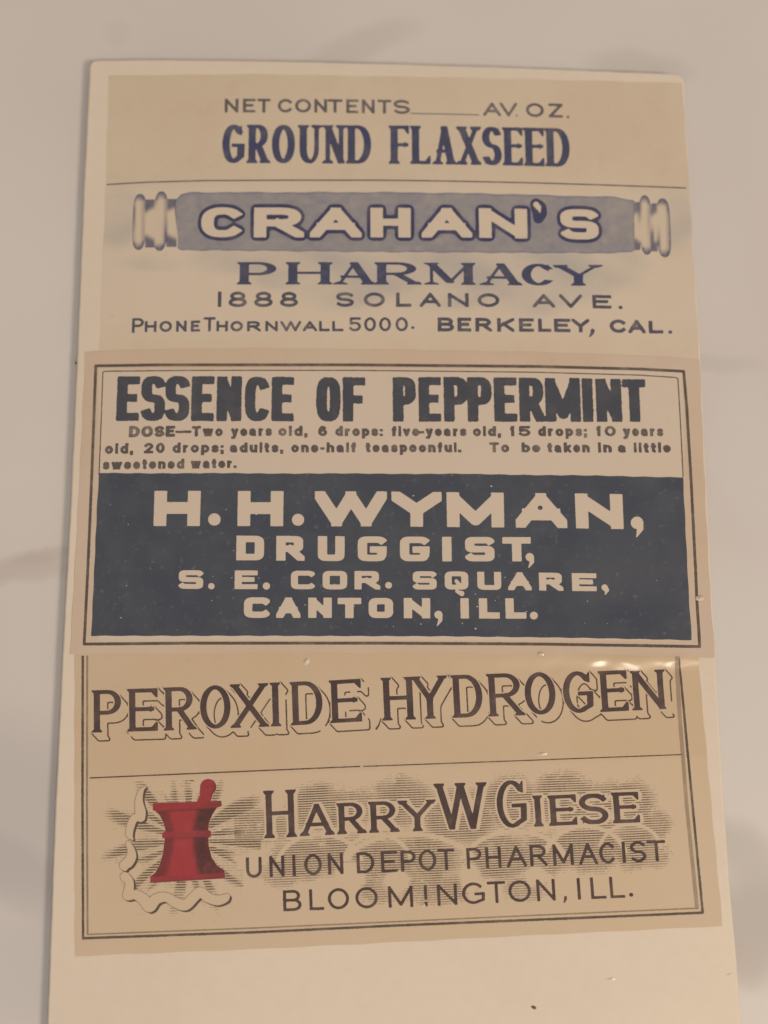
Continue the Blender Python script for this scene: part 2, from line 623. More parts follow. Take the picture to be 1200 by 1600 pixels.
g('M', [('t', [(0, 0), (0, 1)]), ('', [(0, 1), (.5, .08)]), ('t', [(.5, .08), (1, 1)]), ('', [(1, 0), (1, 1)])],
  [(0, 0), (1, 0), (0, 1), (1, 1)], w=1.3)
g('N', [('t', [(0, 0), (0, 1)]), ('', [(0, 1), (1, 0)]), ('t', [(1, 0), (1, 1)])], [(0, 0), (0, 1), (1, 1)], w=1.1)
g('O', [('', [E_(.5, .5, .5, .5, 90, 450)])], w=1.15)
g('P', [('', [(0, 0), (0, 1)]), ('', [(0, 1), (.5, 1), E_(.5, .73, .5, .27, 90, -90), (0, .46)])], [(0, 0), (0, 1)], w=.95)
g('Q', [('', [E_(.5, .5, .5, .5, 90, 450)])], w=1.15)
g('R', [('', [(0, 0), (0, 1)]), ('', [(0, 1), (.48, 1), E_(.48, .74, .44, .26, 90, -90), (0, .48)]), ('', [(.46, .48), (1, 0)])],
  [(0, 0), (0, 1), (1, 0)])
g('S', [('s', [E_(.5, .75, .5, .25, 28, 270), E_(.5, .25, .5, .25, 90, -152)])], [], [(.94, .86, 'u'), (.06, .14, 'w')], w=.95)
g('T', [('', [(.5, 0), (.5, 1)]), ('', [(0, 1), (1, 1)])], [(.5, 0)], [(0, 1, 'd'), (1, 1, 'd')], w=1.0)
g('U', [('', [(0, 1), (0, .36), E_(.5, .36, .5, .36, 180, 270)]), ('t', [E_(.5, .36, .5, .36, 270, 360), (1, 1)])], [(0, 1), (1, 1)])
g('V', [('', [(0, 1), (.5, 0)]), ('t', [(.5, 0), (1, 1)])], [(0, 1), (1, 1)], w=1.1)
g('W', [('', [(0, 1), (.26, 0)]), ('t', [(.26, 0), (.5, 1)]), ('', [(.5, 1), (.76, 0)]), ('t', [(.76, 0), (1, 1)])],
  [(0, 1), (.5, 1), (1, 1)], w=1.5)
g('X', [('', [(0, 1), (1, 0)]), ('t', [(1, 1), (0, 0)])], [(0, 0), (1, 0), (0, 1), (1, 1)])
g('Y', [('', [(0, 1), (.5, .46)]), ('t', [(1, 1), (.5, .46)]), ('', [(.5, .5), (.5, 0)])], [(.5, 0), (0, 1), (1, 1)], w=1.1)
g('Z', [('', [(0, 1), (1, 1)]), ('', [(1, 1), (0, 0)]), ('', [(0, 0), (1, 0)])])
g('0', [('', [E_(.5, .5, .5, .5, 90, 450)])], w=.8)
g('1', [('', [(.5, 0), (.5, 1)]), ('', [(.5, 1), (.0, .78)])], w=.35)
g('!', [('', [(.5, 0), (.5, 1)])], w=.3)
g('2', [('', [E_(.5, .72, .48, .28, 165, -25), (.05, 0)]), ('', [(0, 0), (1, 0)])], w=.85)
g('5', [('', [(.95, 1), (.1, 1), (.08, .56), E_(.48, .31, .5, .31, 125, -150)])], w=.85)
g('6', [('', [E_(.5, .3, .48, .3, 90, 450)]), ('', [E_(.5, .5, .48, .5, 50, 200)])], w=.85)
g('8', [('', [E_(.5, .76, .40, .24, 90, 450)]), ('', [E_(.5, .26, .5, .26, 90, 450)])], w=.9)
XH = .70
g('a', [('', [E_(.42, .22, .42, .22, 20, 380)]), ('', [E_(.45, .42, .42, .26, 150, 0), (.88, 0)])], w=.85)
g('b', [('', [(0, 0), (0, 1)]), ('', [E_(.5, .34, .5, .34, 90, 450)])], w=.85)
g('c', [('', [E_(.5, .34, .5, .34, 45, 315)])], w=.75)
g('d', [('', [(1, 0), (1, 1)]), ('', [E_(.5, .34, .5, .34, 90, 450)])], w=.85)
g('e', [('', [(.05, .36), (1, .36)]), ('', [E_(.5, .34, .5, .34, 0, 315)])], w=.8)
g('f', [('', [(.4, 0), (.4, .75), E_(.75, .78, .35, .22, 180, 80)]), ('', [(0, .66), (.95, .66)])], w=.55)
g('h', [('', [(0, 0), (0, 1)]), ('', [(0, .4), E_(.5, .40, .5, .28, 180, 0), (1, 0)])], w=.85)
g('i', [('', [(.5, 0), (.5, .66)]), ('', [(.5, .95), (.5, 1)])], w=.3)
g('k', [('', [(0, 0), (0, 1)]), ('', [(1, .68), (0, .24)]), ('', [(.35, .4), (1, 0)])], w=.85)
g('l', [('', [(.5, 0), (.5, 1)])], w=.3)
g('n', [('', [(0, 0), (0, .68)]), ('', [(0, .4), E_(.5, .40, .5, .28, 180, 0), (1, 0)])], w=.85)
g('o', [('', [E_(.5, .34, .5, .34, 90, 450)])], w=.85)
g('p', [('', [(0, -.34), (0, .68)]), ('', [E_(.5, .34, .5, .34, 90, 450)])], w=.85)
g('r', [('', [(0, 0), (0, .68)]), ('', [(0, .38), E_(.6, .40, .6, .28, 180, 70)])], w=.6)
g('s', [('s', [E_(.5, .51, .46, .17, 20, 270), E_(.5, .17, .5, .17, 90, -160)])], w=.75)
g('t', [('', [(.4, .92), (.4, .2), E_(.75, .2, .35, .2, 180, 280)]), ('', [(0, .66), (.95, .66)])], w=.55)
g('u', [('', [(0, .68), (0, .3), E_(.5, .3, .5, .3, 180, 360)]), ('', [(1, 0), (1, .68)])], w=.85)
g('v', [('', [(0, .68), (.5, 0)]), ('', [(.5, 0), (1, .68)])], w=.8)
g('w', [('', [(0, .68), (.25, 0)]), ('', [(.25, 0), (.5, .68)]), ('', [(.5, .68), (.75, 0)]), ('', [(.75, 0), (1, .68)])], w=1.2)
g('y', [('', [(0, .68), (.5, 0.02)]), ('', [(1, .68), (.35, -.34), (.05, -.34)])], w=.85)
g('-', [('', [(0, .36), (1, .36)])], w=.45)
g('~', [('', [(0, .44), (1, .44)])], w=1.3)
g('.', [('', [(.5, 0), (.5, .02)])], w=.25)
g(',', [('', [(.5, .04), (.5, -.0), (.25, -.2)])], w=.25)
g(':', [('', [(.5, 0), (.5, .02)]), ('', [(.5, .6), (.5, .62)])], w=.25)
g(';', [('', [(.5, .04), (.5, -.0), (.25, -.2)]), ('', [(.5, .6), (.5, .62)])], w=.25)


def sample(pieces, n):
    out = []
    for p in pieces:
        if p[0] == 'e':
            _, cx, cy, rx, ry, a0, a1 = p
            k = max(3, int(abs(a1 - a0) / 13))
            for i in range(k + 1):
                a = math.radians(a0 + (a1 - a0) * i / k)
                c, s = math.cos(a), math.sin(a)
                out.append((cx + rx * math.copysign(abs(c) ** (2 / n), c), cy + ry * math.copysign(abs(s) ** (2 / n), s)))
        else:
            out.append((p[0], p[1]))
    res = [out[0]]
    for q in out[1:]:
        if abs(q[0] - res[-1][0]) + abs(q[1] - res[-1][1]) > 1e-6:
            res.append(q)
    return res


SS = 4   # raster samples per design unit


class Field:
    def __init__(self, x0, y0, x1, y1):
        self.x0, self.y0 = math.floor(x0) - 6, math.floor(y0) - 6
        self.w = (math.ceil(x1) + 6 - self.x0) * SS + 1
        self.h = (math.ceil(y1) + 6 - self.y0) * SS + 1
        self.a = np.zeros((self.h, self.w), np.float32)

    def grid(self):
        return np.meshgrid(self.x0 + np.arange(self.w) / SS, self.y0 + np.arange(self.h) / SS)

    def window(self, x0, y0, x1, y1):
        i0 = max(0, int((x0 - self.x0) * SS)); i1 = min(self.w, int((x1 - self.x0) * SS) + 2)
        j0 = max(0, int((y0 - self.y0) * SS)); j1 = min(self.h, int((y1 - self.y0) * SS) + 2)
        X, Y = np.meshgrid(self.x0 + np.arange(i0, i1) / SS, self.y0 + np.arange(j0, j1) / SS)
        return (slice(j0, j1), slice(i0, i1)), X, Y

    def copy(self):
        f = Field.__new__(Field)
        f.x0, f.y0, f.w, f.h, f.a = self.x0, self.y0, self.w, self.h, self.a.copy()
        return f


def blur(a, sigma):
    r = max(1, int(sigma * 3))
    k = np.exp(-0.5 * (np.arange(-r, r + 1) / sigma) ** 2)
    k /= k.sum()
    p = np.pad(a, ((r, r), (0, 0)), mode='edge')
    o = np.zeros_like(a)
    for i in range(2 * r + 1):
        o += k[i] * p[i:i + a.shape[0]]
    p = np.pad(o, ((0, 0), (r, r)), mode='edge')
    q = np.zeros_like(a)
    for i in range(2 * r + 1):
        q += k[i] * p[:, i:i + a.shape[1]]
    return q


def vnoise(shape, cell):
    h, w = shape
    gh, gw = int(h / cell) + 3, int(w / cell) + 3
    G = rng.standard_normal((gh, gw)).astype(np.float32)
    y = np.arange(h) / cell
    x = np.arange(w) / cell
    yi, xi = y.astype(int), x.astype(int)
    fy, fx = smooth(y - yi)[:, None], smooth(x - xi)[None]
    a = G[yi][:, xi]; b = G[yi][:, xi + 1]; c = G[yi + 1][:, xi]; d = G[yi + 1][:, xi + 1]
    return ((a * (1 - fx) + b * fx) * (1 - fy) + (c * (1 - fx) + d * fx) * fy).astype(np.float32)


def poly_mask(X, Y, pts):
    ins = np.zeros(X.shape, bool)
    n = len(pts)
    for i in range(n):
        xa, ya = pts[i]
        xb, yb = pts[(i + 1) % n]
        if ya == yb:
            continue
        c = ((ya > Y) != (yb > Y)) & (X < (xb - xa) * (Y - ya) / (yb - ya) + xa)
        ins ^= c
    return ins


APEX = {('A', .5): 1, ('V', .5): 0, ('v', .5): 0, ('W', .26): 0, ('W', .5): 1, ('W', .76): 0}
ROUND = set(APEX) | {('M', .5)}


def draw_glyph(F, ch, x0, x1, yb, yt, st, lean):
    """yb, yt: functions of x giving the base line and the cap line"""
    G = GL[ch]
    a, b = st['a'], st['b']
    th = st.get('thin', a)
    n = st.get('n', 2.0)
    xc = (x0 + x1) / 2
    h = yb(xc) - yt(xc)
    desc = 0.45 * h if ch in 'py,;gQ' else 0.0
    lo, hi = yt(xc) - 4 - abs(yt(x1) - yt(x0)), yb(xc) + desc + 4 + abs(yb(x1) - yb(x0))
    sl, X, Y = F.window(x0 - 6, lo, x1 + 6, hi)
    ly = yb(X) - Y
    lx = X + lean(xc) * ly - x0
    W = x1 - x0
    ser = st.get('serif', 0)
    serifs = G['serif'] if ser else ()
    inL = max(a, ser) if any(s[0] == 0 for s in serifs) else a
    inR = max(a, ser) if any(s[0] == 1 for s in serifs) else a
    if ser and G['beak'] and any(s[0] in (0, 1) for s in G['beak']):
        inR = min(inR, b)
        if ch == 'T':
            inL = b
    if W < inL + inR:
        inL = inR = W / 2
    mx = lambda u: inL + u * (W - inL - inR)
    my = lambda v: b + v * (h - 2 * b)
    ins = np.zeros(X.shape, bool)
    for flag, pieces in G['s']:
        pts = [(mx(p[0]), my(p[1])) for p in sample(pieces, n)]
        pa, pb = a, b
        if flag == 't':
            pa = th
        if flag == 's' and 'sb' in st:
            pb = st['sb']
        ux, uy = lx / pa, ly / pb
        for i in range(len(pts) - 1):
            p, q = pts[i], pts[i + 1]
            px, py, qx, qy = p[0] / pa, p[1] / pb, q[0] / pa, q[1] / pb
            L = math.hypot(qx - px, qy - py)
            if L < 1e-6:
                continue
            dx, dy = (qx - px) / L, (qy - py) / L
            t = (ux - px) * dx + (uy - py) * dy
            d = np.abs((ux - px) * dy - (uy - py) * dx)
            diag = min(abs(dx), abs(dy)) > .25 and pieces[0][0] != 'e' and pieces[-1][0] != 'e'
            t0 = -(2.6 if diag and (abs(p[1] - b) < .01 or abs(p[1] - h + b) < .01) and (ch, round(pieces[0][0], 2)) not in APEX else 1.0) if i == 0 else 0.0
            t1 = L + (2.6 if diag and (abs(q[1] - b) < .01 or abs(q[1] - h + b) < .01) and (ch, round(pieces[-1][0], 2)) not in APEX else 1.0) if i == len(pts) - 2 else L
            if i == 0 and (ch, round(pieces[0][0], 2) if pieces[0][0] != 'e' else -1) in ROUND:
                t0 = 0.0
                ins |= ((ux - px) ** 2 + (uy - py) ** 2) < 1
            if i == len(pts) - 2 and (ch, round(pieces[-1][0], 2) if pieces[-1][0] != 'e' else -1) in ROUND:
                t1 = L
                ins |= ((ux - qx) ** 2 + (uy - qy) ** 2) < 1
            ins |= (d < 1) & (t >= t0) & (t <= t1)
            if i < len(pts) - 2:
                ins |= ((ux - qx) ** 2 + (uy - qy) ** 2) < 1
    for (ac, ax), ay in APEX.items():
        if ac == ch:
            cx = mx(ax)
            ins |= (np.abs(lx - cx) < a * .86) & ((ly > h - b) if ay else (ly < b)) & (ly < h) & (ly > 0)
    if ser:
        stt, br = st['st'], st['br']
        for (sx, sy) in serifs:
            cx = mx(sx)
            hw = th if (ch in 'NMUAVWXY' and (sx, ch) in {(0, 'N'), (1, 'N'), (0, 'M'), (1, 'U'), (0, 'A'), (1, 'V'), (1, 'W'), (1, 'Y')}) else a
            s = ser if sy == 0 or ch not in 'NM' or sx == 1 else ser
            if sy == 0:
                P = [(cx - s, 0), (cx + s, 0), (cx + s, stt), (cx + hw, stt + br), (cx - hw, stt + br), (cx - s, stt)]
            else:
                P = [(cx - s, h), (cx + s, h), (cx + s, h - stt), (cx + hw, h - stt - br), (cx - hw, h - stt - br), (cx - s, h - stt)]
            ins |= poly_mask(lx, ly, P)
        bk = st.get('beak', 0)
        for (sx, sy, d) in (G['beak'] if bk else ()):
            cx, cy = mx(sx), my(sy)
            w = max(b * 1.1, a * .5)
            if ch in 'CGS':
                if d == 'u':
                    P = [(cx + b, cy - bk * .45), (cx + b, h - b * .3), (cx - w * .1, h - b * 1.2), (cx - w * 1.6, cy - bk * .1)]
                else:
                    P = [(cx - b, cy + bk * .45), (cx - b, b * .3), (cx + w * .1, b * 1.2), (cx + w * 1.6, cy + bk * .1)]
            elif d == 'd':
                P = [(cx + b, cy + b), (cx - 2 * w, cy + b), (cx - 2 * w, cy - b), (cx + b * .1, cy - b - bk), (cx + b, cy - b - bk)]
                if ch == 'T' and sx == 0:
                    P = [(2 * cx - x, y) for x, y in P]
            elif d == 'u':
                P = [(cx + b, cy - b), (cx - 2 * w, cy - b), (cx - 2 * w, cy + b), (cx + b * .1, cy + b + bk), (cx + b, cy + b + bk)]
            else:
                P = [(cx + b, cy - bk * .62), (cx + b, cy + bk * .62), (cx - w * .5, cy + b), (cx - w * .5, cy - b)]
            ins |= poly_mask(lx, ly, P)
    if ch not in '.,:;':
        ins &= (ly <= h) & (ly >= -desc) & (lx >= 0) & (lx <= W)
        if ch == 'I' and 0:
            pass
    F.a[sl] = np.maximum(F.a[sl], ins.astype(np.float32))


def lean12(x):
    return -0.045 + 0.1 * (x - 130) / 950


def lean3(x):
    return 0.002 + 0.085 * (x - 130) / 950


def curve(pts):
    P = np.array(pts, float)
    return lambda x: np.interp(x, P[:, 0], P[:, 1])


def text_line(letters, base, top, st, lean=lean12, field=None):
    """letters: (char, x0, x1[, base offset, top offset])"""
    bx, tx = curve(base), curve(top)
    x0 = min(l[1] for l in letters)
    x1 = max(l[2] for l in letters)
    ys = [p[1] for p in base] + [p[1] for p in top]
    F = field or Field(x0, min(ys) - 4, x1 + 20, max(ys) + 14)
    for l in letters:
        ch, a, b = l[:3]
        ob = l[3] if len(l) > 3 else 0
        ot = l[4] if len(l) > 4 else 0
        draw_glyph(F, ch, a, b, lambda x, ob=ob: bx(x) + ob, lambda x, ot=ot: tx(x) + ot, st, lean)
    return F


def word(text, x0, x1, gap=0.22):
    """spread the letters of a small word between two measured ends"""
    ws = [GL[c]['w'] for c in text]
    tot = sum(ws) + gap * (len(text) - 1)
    k = (x1 - x0) / tot
    out, x = [], x0
    for c, w in zip(text, ws):
        out.append((c, x, x + w * k))
        x += (w + gap) * k
    return out


# ------------------------------------------------------------------ field -> printed ink mesh
INK_EPS = 0.000012
LIFT = {id(lab1): 0.00002, id(lab2): 0.00006, id(lab3): 0.00002}
# marching squares: corners 0=(0,0) 1=(1,0) 2=(1,1) 3=(0,1); edges 4=01 5=12 6=23 7=30
CASES = {1: [[0, 4, 7]], 2: [[4, 1, 5]], 4: [[5, 2, 6]], 8: [[7, 6, 3]],
         3: [[0, 1, 5, 7]], 6: [[4, 1, 2, 6]], 12: [[7, 5, 2, 3]], 9: [[0, 4, 6, 3]],
         7: [[0, 1, 2, 6, 7]], 14: [[4, 1, 2, 3, 7]], 13: [[0, 4, 5, 2, 3]], 11: [[0, 1, 5, 6, 3]],
         5: [[0, 4, 7], [5, 2, 6]], 10: [[4, 1, 5], [7, 6, 3]]}


def ink_mesh(name, F, mat, parent, label=None, soften=1.6, rough=0.05, density=None, level=0.5, extra=0.0):
    a = blur(F.a, soften) if soften else F.a
    a = a + rough * vnoise(a.shape, 7) * (a > 0.02) * (a < 0.98) + 0.5 * rough * vnoise(a.shape, 26) * (a > 0.02) * (a < 0.98)
    a[0] = a[-1] = 0
    a[:, 0] = a[:, -1] = 0
    st = 2
    a = a[::st, ::st]
    dn = None if density is None else density[::st, ::st]
    h, w = a.shape
    ins = a > level
    code = ins[:-1, :-1] * 1 + ins[:-1, 1:] * 2 + ins[1:, 1:] * 4 + ins[1:, :-1] * 8
    V, LP, CN = [], [], []
    nv = 0

    def add(px, py, k):
        nonlocal nv
        m = px.shape[0]
        if m == 0:
            return
        V.append(np.stack([px.ravel(), py.ravel()], 1))
        idx = (nv + np.arange(m * k)).reshape(m, k)[:, ::-1]     # y grows downward in design units
        LP.append(idx.ravel())
        CN.append(np.full(m, k))
        nv += m * k
    # full cells, merged along rows in short runs
    full = code == 15
    RUN = 10
    js, is0, is1 = [], [], []
    d = np.diff(np.pad(full.astype(np.int8), ((0, 0), (1, 1))), axis=1)
    sj, si = np.nonzero(d == 1)
    ej, ei = np.nonzero(d == -1)
    for j, s0, e0 in zip(sj, si, ei):
        s = s0
        while s < e0:
            e = min(e0, (s // RUN + 1) * RUN)
            js.append(j); is0.append(s); is1.append(e)
            s = e
    js, is0, is1 = np.array(js), np.array(is0), np.array(is1)
    if len(js):
        add(np.stack([is0, is1, is1, is0], 1).astype(float), np.stack([js, js, js + 1, js + 1], 1).astype(float), 4)
    for c, polys in CASES.items():
        J, I = np.nonzero(code == c)
        if len(J) == 0:
            continue
        v0, v1, v2, v3 = a[J, I], a[J, I + 1], a[J + 1, I + 1], a[J + 1, I]

        def fr(p, q):
            return np.clip((level - p) / np.where(np.abs(q - p) < 1e-6, 1e-6, q - p), 0.02, 0.98)
        PX = {0: I + 0.0, 1: I + 1.0, 2: I + 1.0, 3: I + 0.0, 4: I + fr(v0, v1), 5: I + 1.0, 6: I + fr(v3, v2), 7: I + 0.0}
        PY = {0: J + 0.0, 1: J + 0.0, 2: J + 1.0, 3: J + 1.0, 4: J + 0.0, 5: J + fr(v1, v2), 6: J + 1.0, 7: J + fr(v0, v3)}
        for P in polys:
            add(np.stack([PX[k] for k in P], 1), np.stack([PY[k] for k in P], 1), len(P))
    P = np.concatenate(V)
    X = F.x0 + P[:, 0] * st / SS
    Y = F.y0 + P[:, 1] * st / SS
    wx, wy = to_plane(X, Y)
    wz = LIFT[id(parent)] + relief(X, Y) + INK_EPS + extra
    if dn is None:
        den = np.ones(len(P))
    else:
        den = dn[np.clip(np.round(P[:, 1]).astype(int), 0, h - 1), np.clip(np.round(P[:, 0]).astype(int), 0, w - 1)]
    return np_mesh(name, np.stack([wx, wy, wz], 1), np.concatenate(LP), np.concatenate(CN), mat, parent, label, {"ink_amount": den})


def line_field(paths):
    """paths: list of (points, half width) polylines"""
    xs = [p[0] for pts, w in paths for p in pts]
    ys = [p[1] for pts, w in paths for p in pts]
    F = Field(min(xs), min(ys), max(xs), max(ys))
    for pts, w in paths:
        draw_path(F, pts, w)
    return F


def draw_path(F, pts, w, w2=None):
    for i in range(len(pts) - 1):
        p, q = pts[i], pts[i + 1]
        wa = w if not isinstance(w, (list, tuple)) else w[i]
        wb = w if not isinstance(w, (list, tuple)) else w[i + 1]
        m = max(wa, wb) + 1
        sl, X, Y = F.window(min(p[0], q[0]) - m, min(p[1], q[1]) - m, max(p[0], q[0]) + m, max(p[1], q[1]) + m)
        L = math.hypot(q[0] - p[0], q[1] - p[1]) or 1e-6
        dx, dy = (q[0] - p[0]) / L, (q[1] - p[1]) / L
        t = np.clip((X - p[0]) * dx + (Y - p[1]) * dy, 0, L)
        d = np.hypot(X - p[0] - t * dx, Y - p[1] - t * dy)
        r = wa + (wb - wa) * t / L
        F.a[sl] = np.maximum(F.a[sl], np.clip((r - d) * SS * .5 + .5, 0, 1).astype(np.float32))


def spline(pts, k=6):
    P = np.array(pts, float)
    P = np.concatenate([[2 * P[0] - P[1]], P, [2 * P[-1] - P[-2]]])
    out = []
    for i in range(1, len(P) - 2):
        p0, p1, p2, p3 = P[i - 1], P[i], P[i + 1], P[i + 2]
        for j in range(k):
            t = j / k
            out.append(0.5 * ((2 * p1) + (-p0 + p2) * t + (2 * p0 - 5 * p1 + 4 * p2 - p3) * t * t + (-p0 + 3 * p1 - 3 * p2 + p3) * t ** 3))
    out.append(P[-2])
    return [tuple(p) for p in out]


# ================================================================== TOP LABEL
MONO = lambda a, b=None: dict(a=a, b=b or a)

F = text_line([('N', 351, 372.5), ('E', 379.5, 399), ('T', 402, 422.5), ('C', 434, 457.5), ('O', 461, 486), ('N', 491, 511),
               ('T', 512, 535), ('E', 541, 560), ('N', 565.5, 585.5), ('T', 590, 611.5), ('S', 615, 640.5)],
              [(345, 176), (500, 176), (640, 178.5)], [(345, 154.5), (500, 155), (640, 156.5)], MONO(2.35, 2.0))
F2 = text_line([('A', 755, 783), ('V', 781, 808.5), ('O', 822, 850), ('Z', 857.5, 879.5, 0, 0)],
               [(750, 181), (815, 182.5), (890, 184.5)], [(750, 160.5), (815, 161), (890, 162.5)], MONO(2.35, 2.0))
ink_mesh("lettering", F, M['grey_ink'], lab1, "grey line NET CONTENTS at the top of the label")
draw_path(F2, [(807, 181), (807.6, 181)], 1.2)
draw_path(F2, [(887, 183), (887.6, 183)], 2.0)
ink_mesh("lettering", F2, M['grey_ink'], lab1, "grey lettering AV. OZ. at the top right")
ink_mesh("fill_in_line", line_field([([(642, 177.5), (690, 178.3), (748, 179.8)], .75)]), M['grey_ink'], lab1, soften=.8)

SLAB = dict(a=5.7, b=2.6, thin=3.6, serif=8.6, st=2.6, br=3.5, beak=8, sb=3.2)
F = text_line([('G', 347, 382), ('R', 385, 422.5), ('O', 424.5, 460.5), ('U', 465, 503), ('N', 503.5, 541.5), ('D', 540.5, 580),
               ('F', 607.5, 639.5), ('L', 641, 673), ('A', 675.5, 713.5), ('X', 713.5, 752.5), ('S', 754, 784.5), ('E', 785.5, 817.5),
               ('E', 818.5, 851), ('D', 852, 891)],
              [(347, 255), (500, 255.5), (640, 256.5), (760, 258), (891, 261)],
              [(347, 195), (500, 195.5), (640, 196.5), (760, 198.5), (891, 201)], SLAB)
ink_mesh("lettering", F, M['blue_ink'], lab1, "bold blue heading GROUND FLAXSEED", soften=2.4, rough=.07)

ink_mesh("dividing_rule", line_field([([(168, 288.5), (230, 285), (320, 282.4), (460, 281.6), (600, 281.8), (720, 283.5), (840, 286),
                                        (960, 289.8), (1071, 294)], .95)]), M['slate_ink'], lab1, "thin line across the label under the heading", soften=.8)

# ---- the rolled banner with CRAHAN'S left out of the tint
letters = [('C', 314, 378.5), ('R', 396.5, 475), ('A', 484, 565), ('H', 579, 642), ('A', 659, 738), ('N', 749, 824.5), ('S', 876.5, 936)]
BT = [(300, 324), (500, 324.5), (740, 325.5), (940, 327.5)]
BB = [(300, 371), (500, 371), (740, 371.5), (940, 375)]
CR = dict(a=9.8, b=5.6, thin=9.8, n=2.6, sb=5.4)
T = Field(200, 292, 1055, 408)
text_line([l for l in letters if l[0] != 'S'], BB, BT, CR, field=T)
text_line([l for l in letters if l[0] == 'S'], BB, BT, dict(a=9.5, b=5.6, n=3.6, sb=5.6), field=T)
draw_path(T, [(837.5, 319.5), (841.5, 324.5)], [4.4, 4.2])
draw_path(T, [(842.5, 323), (843.5, 331)], [3.0, 1.6])
sm = blur(T.a, 4.4 * 1.0)
tail = T.copy()
draw_path(tail, [(842, 325), (843.5, 333), (841, 342)], [6.5, 6, 3])
dil = smooth((blur(np.maximum(T.a, .999 * tail.a), 12) - 0.022) / 0.02)
X, Y = T.grid()
bandtop = np.interp(X, [270, 283, 300, 600, 760, 960, 991, 993], [318, 304, 300.5, 300.5, 302.5, 308, 313, 316]) + 0.8 * np.sin(X / 11.) * np.sin(X / 29.)
bandbot = np.interp(X, [270, 283, 600, 760, 960, 985, 993], [384, 391, 394, 395, 396, 394, 390]) + 0.9 * np.sin(X / 8.) * np.sin(X / 23.)
band = ((X > 275 + 3 * np.sin((Y - 345) / 20)) & (X < 991) & (Y > bandtop) & (Y < bandbot)).astype(np.float32)
keep = (blur(T.a, 1.6) < 0.5)
OUT = T.copy()
OUT.a = (np.clip(dil, 0, 1) > .5).astype(np.float32) * keep
OUT.a = np.maximum(OUT.a * 0 + (blur(OUT.a, 1.5) > .5), 0).astype(np.float32) * keep
BAND = T.copy()
BAND.a = band * keep * (OUT.a < 0.5)
edge = smooth((Y - bandtop) / 4) * smooth((bandbot - Y) / 3)
den = 0.80 + 0.22 * smooth(blur(sm, 26) * 2.2) - 0.08 * smooth((vnoise(T.a.shape, 60) - .2) / 1.5) + 0.08 * vnoise(T.a.shape, 24) * .5
den = den + 0.55 * (1 - edge) * 0.4
ink_mesh("banner", BAND, M['band_ink'], lab1, "slate blue banner band behind the pale name", soften=1.2, density=np.clip(den, 0, 1.0))
ink_mesh("lettering", OUT, M['outline_ink'], lab1, "dark outlines round the pale name CRAHAN'S on the banner", soften=1.4, rough=.09, extra=0.000002)

# ---- scroll ends of the banner, shaded dark at top and bottom
for side in (0, 1):
    if side == 0:
        R = Field(200, 294, 282, 398)
        rolls = [(207.5, 228, 303, 391), (240.5, 261.5, 299, 392.5)]
        necks = [(227, 241.5, 312, 387), (260, 276, 311, 386)]
    else:
        R = Field(985, 298, 1056, 408)
        rolls = [(999.5, 1018.5, 305, 398.5), (1026.5, 1047.5, 310, 402.5)]
        necks = [(990, 1000.5, 316, 391), (1017.5, 1027.5, 318, 393)]
    X, Y = R.grid()
    dens = np.zeros_like(R.a)
    for (x0, x1, y0, y1) in necks:
        cy, hy = (y0 + y1) / 2, (y1 - y0) / 2
        t = (Y - cy) / hy
        u = (X - (x0 + x1) / 2) / ((x1 - x0) / 2)
        m = (np.abs(u) <= 1) & (np.abs(t) <= 1)
        dd = 0.02 + 0.90 * smooth((np.abs(t) - 0.42 - .1 * u) / .30) + .35 * smooth((np.abs(u) - .8) / .2)
        R.a[m] = 1
        dens[m] = dd[m]
    for (x0, x1, y0, y1) in rolls:
        cy, hy = (y0 + y1) / 2, (y1 - y0) / 2
        t = (Y - cy) / hy
        hw = (x1 - x0) / 2 * np.sqrt(np.clip(1 - np.abs(t) ** 5, 0, 1))
        cx = (x0 + x1) / 2 + (0.045 if side else -0.035) * (Y - cy)
        u = (X - cx) / np.maximum(hw, .01)
        m = (np.abs(u) <= 1) & (np.abs(t) <= 1)
        dd = 0.04 + 0.85 * smooth((np.abs(t) - 0.66) / .30) + .95 * smooth((np.abs(u) - .74) / .16) + .40 * smooth((u - .25) / .4)
        R.a[m] = 1
        dens[m] = dd[m]
    dens = np.clip(blur(dens, 1.6), 0, 1)
    ink_mesh("banner_scroll", R, M['scroll_ink'], lab1, ("left" if side == 0 else "right") + " rolled end of the banner", soften=1.6, density=dens)

DID = dict(a=7.2, b=1.9, thin=2.5, serif=11.5, st=1.8, br=3.0, beak=8.5)
F = text_line([('P', 370, 431.5), ('H', 446, 519.5), ('A', 520, 587), ('R', 585, 659), ('M', 663, 743.5), ('A', 749, 816.5), ('C', 815.5, 866.5), ('Y', 865, 943)],
              [(370, 444.5), (700, 445), (860, 446.5), (943, 446.5)], [(370, 409.5), (640, 410), (740, 411), (860, 412.5), (943, 415.5)], DID)
ink_mesh("lettering", F, M['blue_ink'], lab1, "wide blue lettering PHARMACY below the banner", soften=1.5, rough=.05)

st = MONO(2.75, 2.4)
F = text_line([('!', 339, 347), ('8', 357, 385.5), ('8', 397, 426), ('8', 437.5, 465.5), ('S', 525, 553), ('O', 568.5, 601.5), ('L', 619, 643),
               ('A', 656, 689), ('N', 700, 732.5), ('O', 746.5, 780.5), ('A', 832.5, 867.5), ('V', 874, 910), ('E', 926, 955.5)],
              [(339, 480), (640, 479.5), (780, 480), (867, 481), (955, 482.5)], [(339, 455.5), (640, 457.5), (780, 458.5), (867, 460), (955, 461.5)], st)
draw_path(F, [(969, 480.5), (970, 480.5)], 2.7)
ink_mesh("lettering", F, M['slate_ink'], lab1, "address line 1888 SOLANO AVE.", soften=1.8, rough=.07)

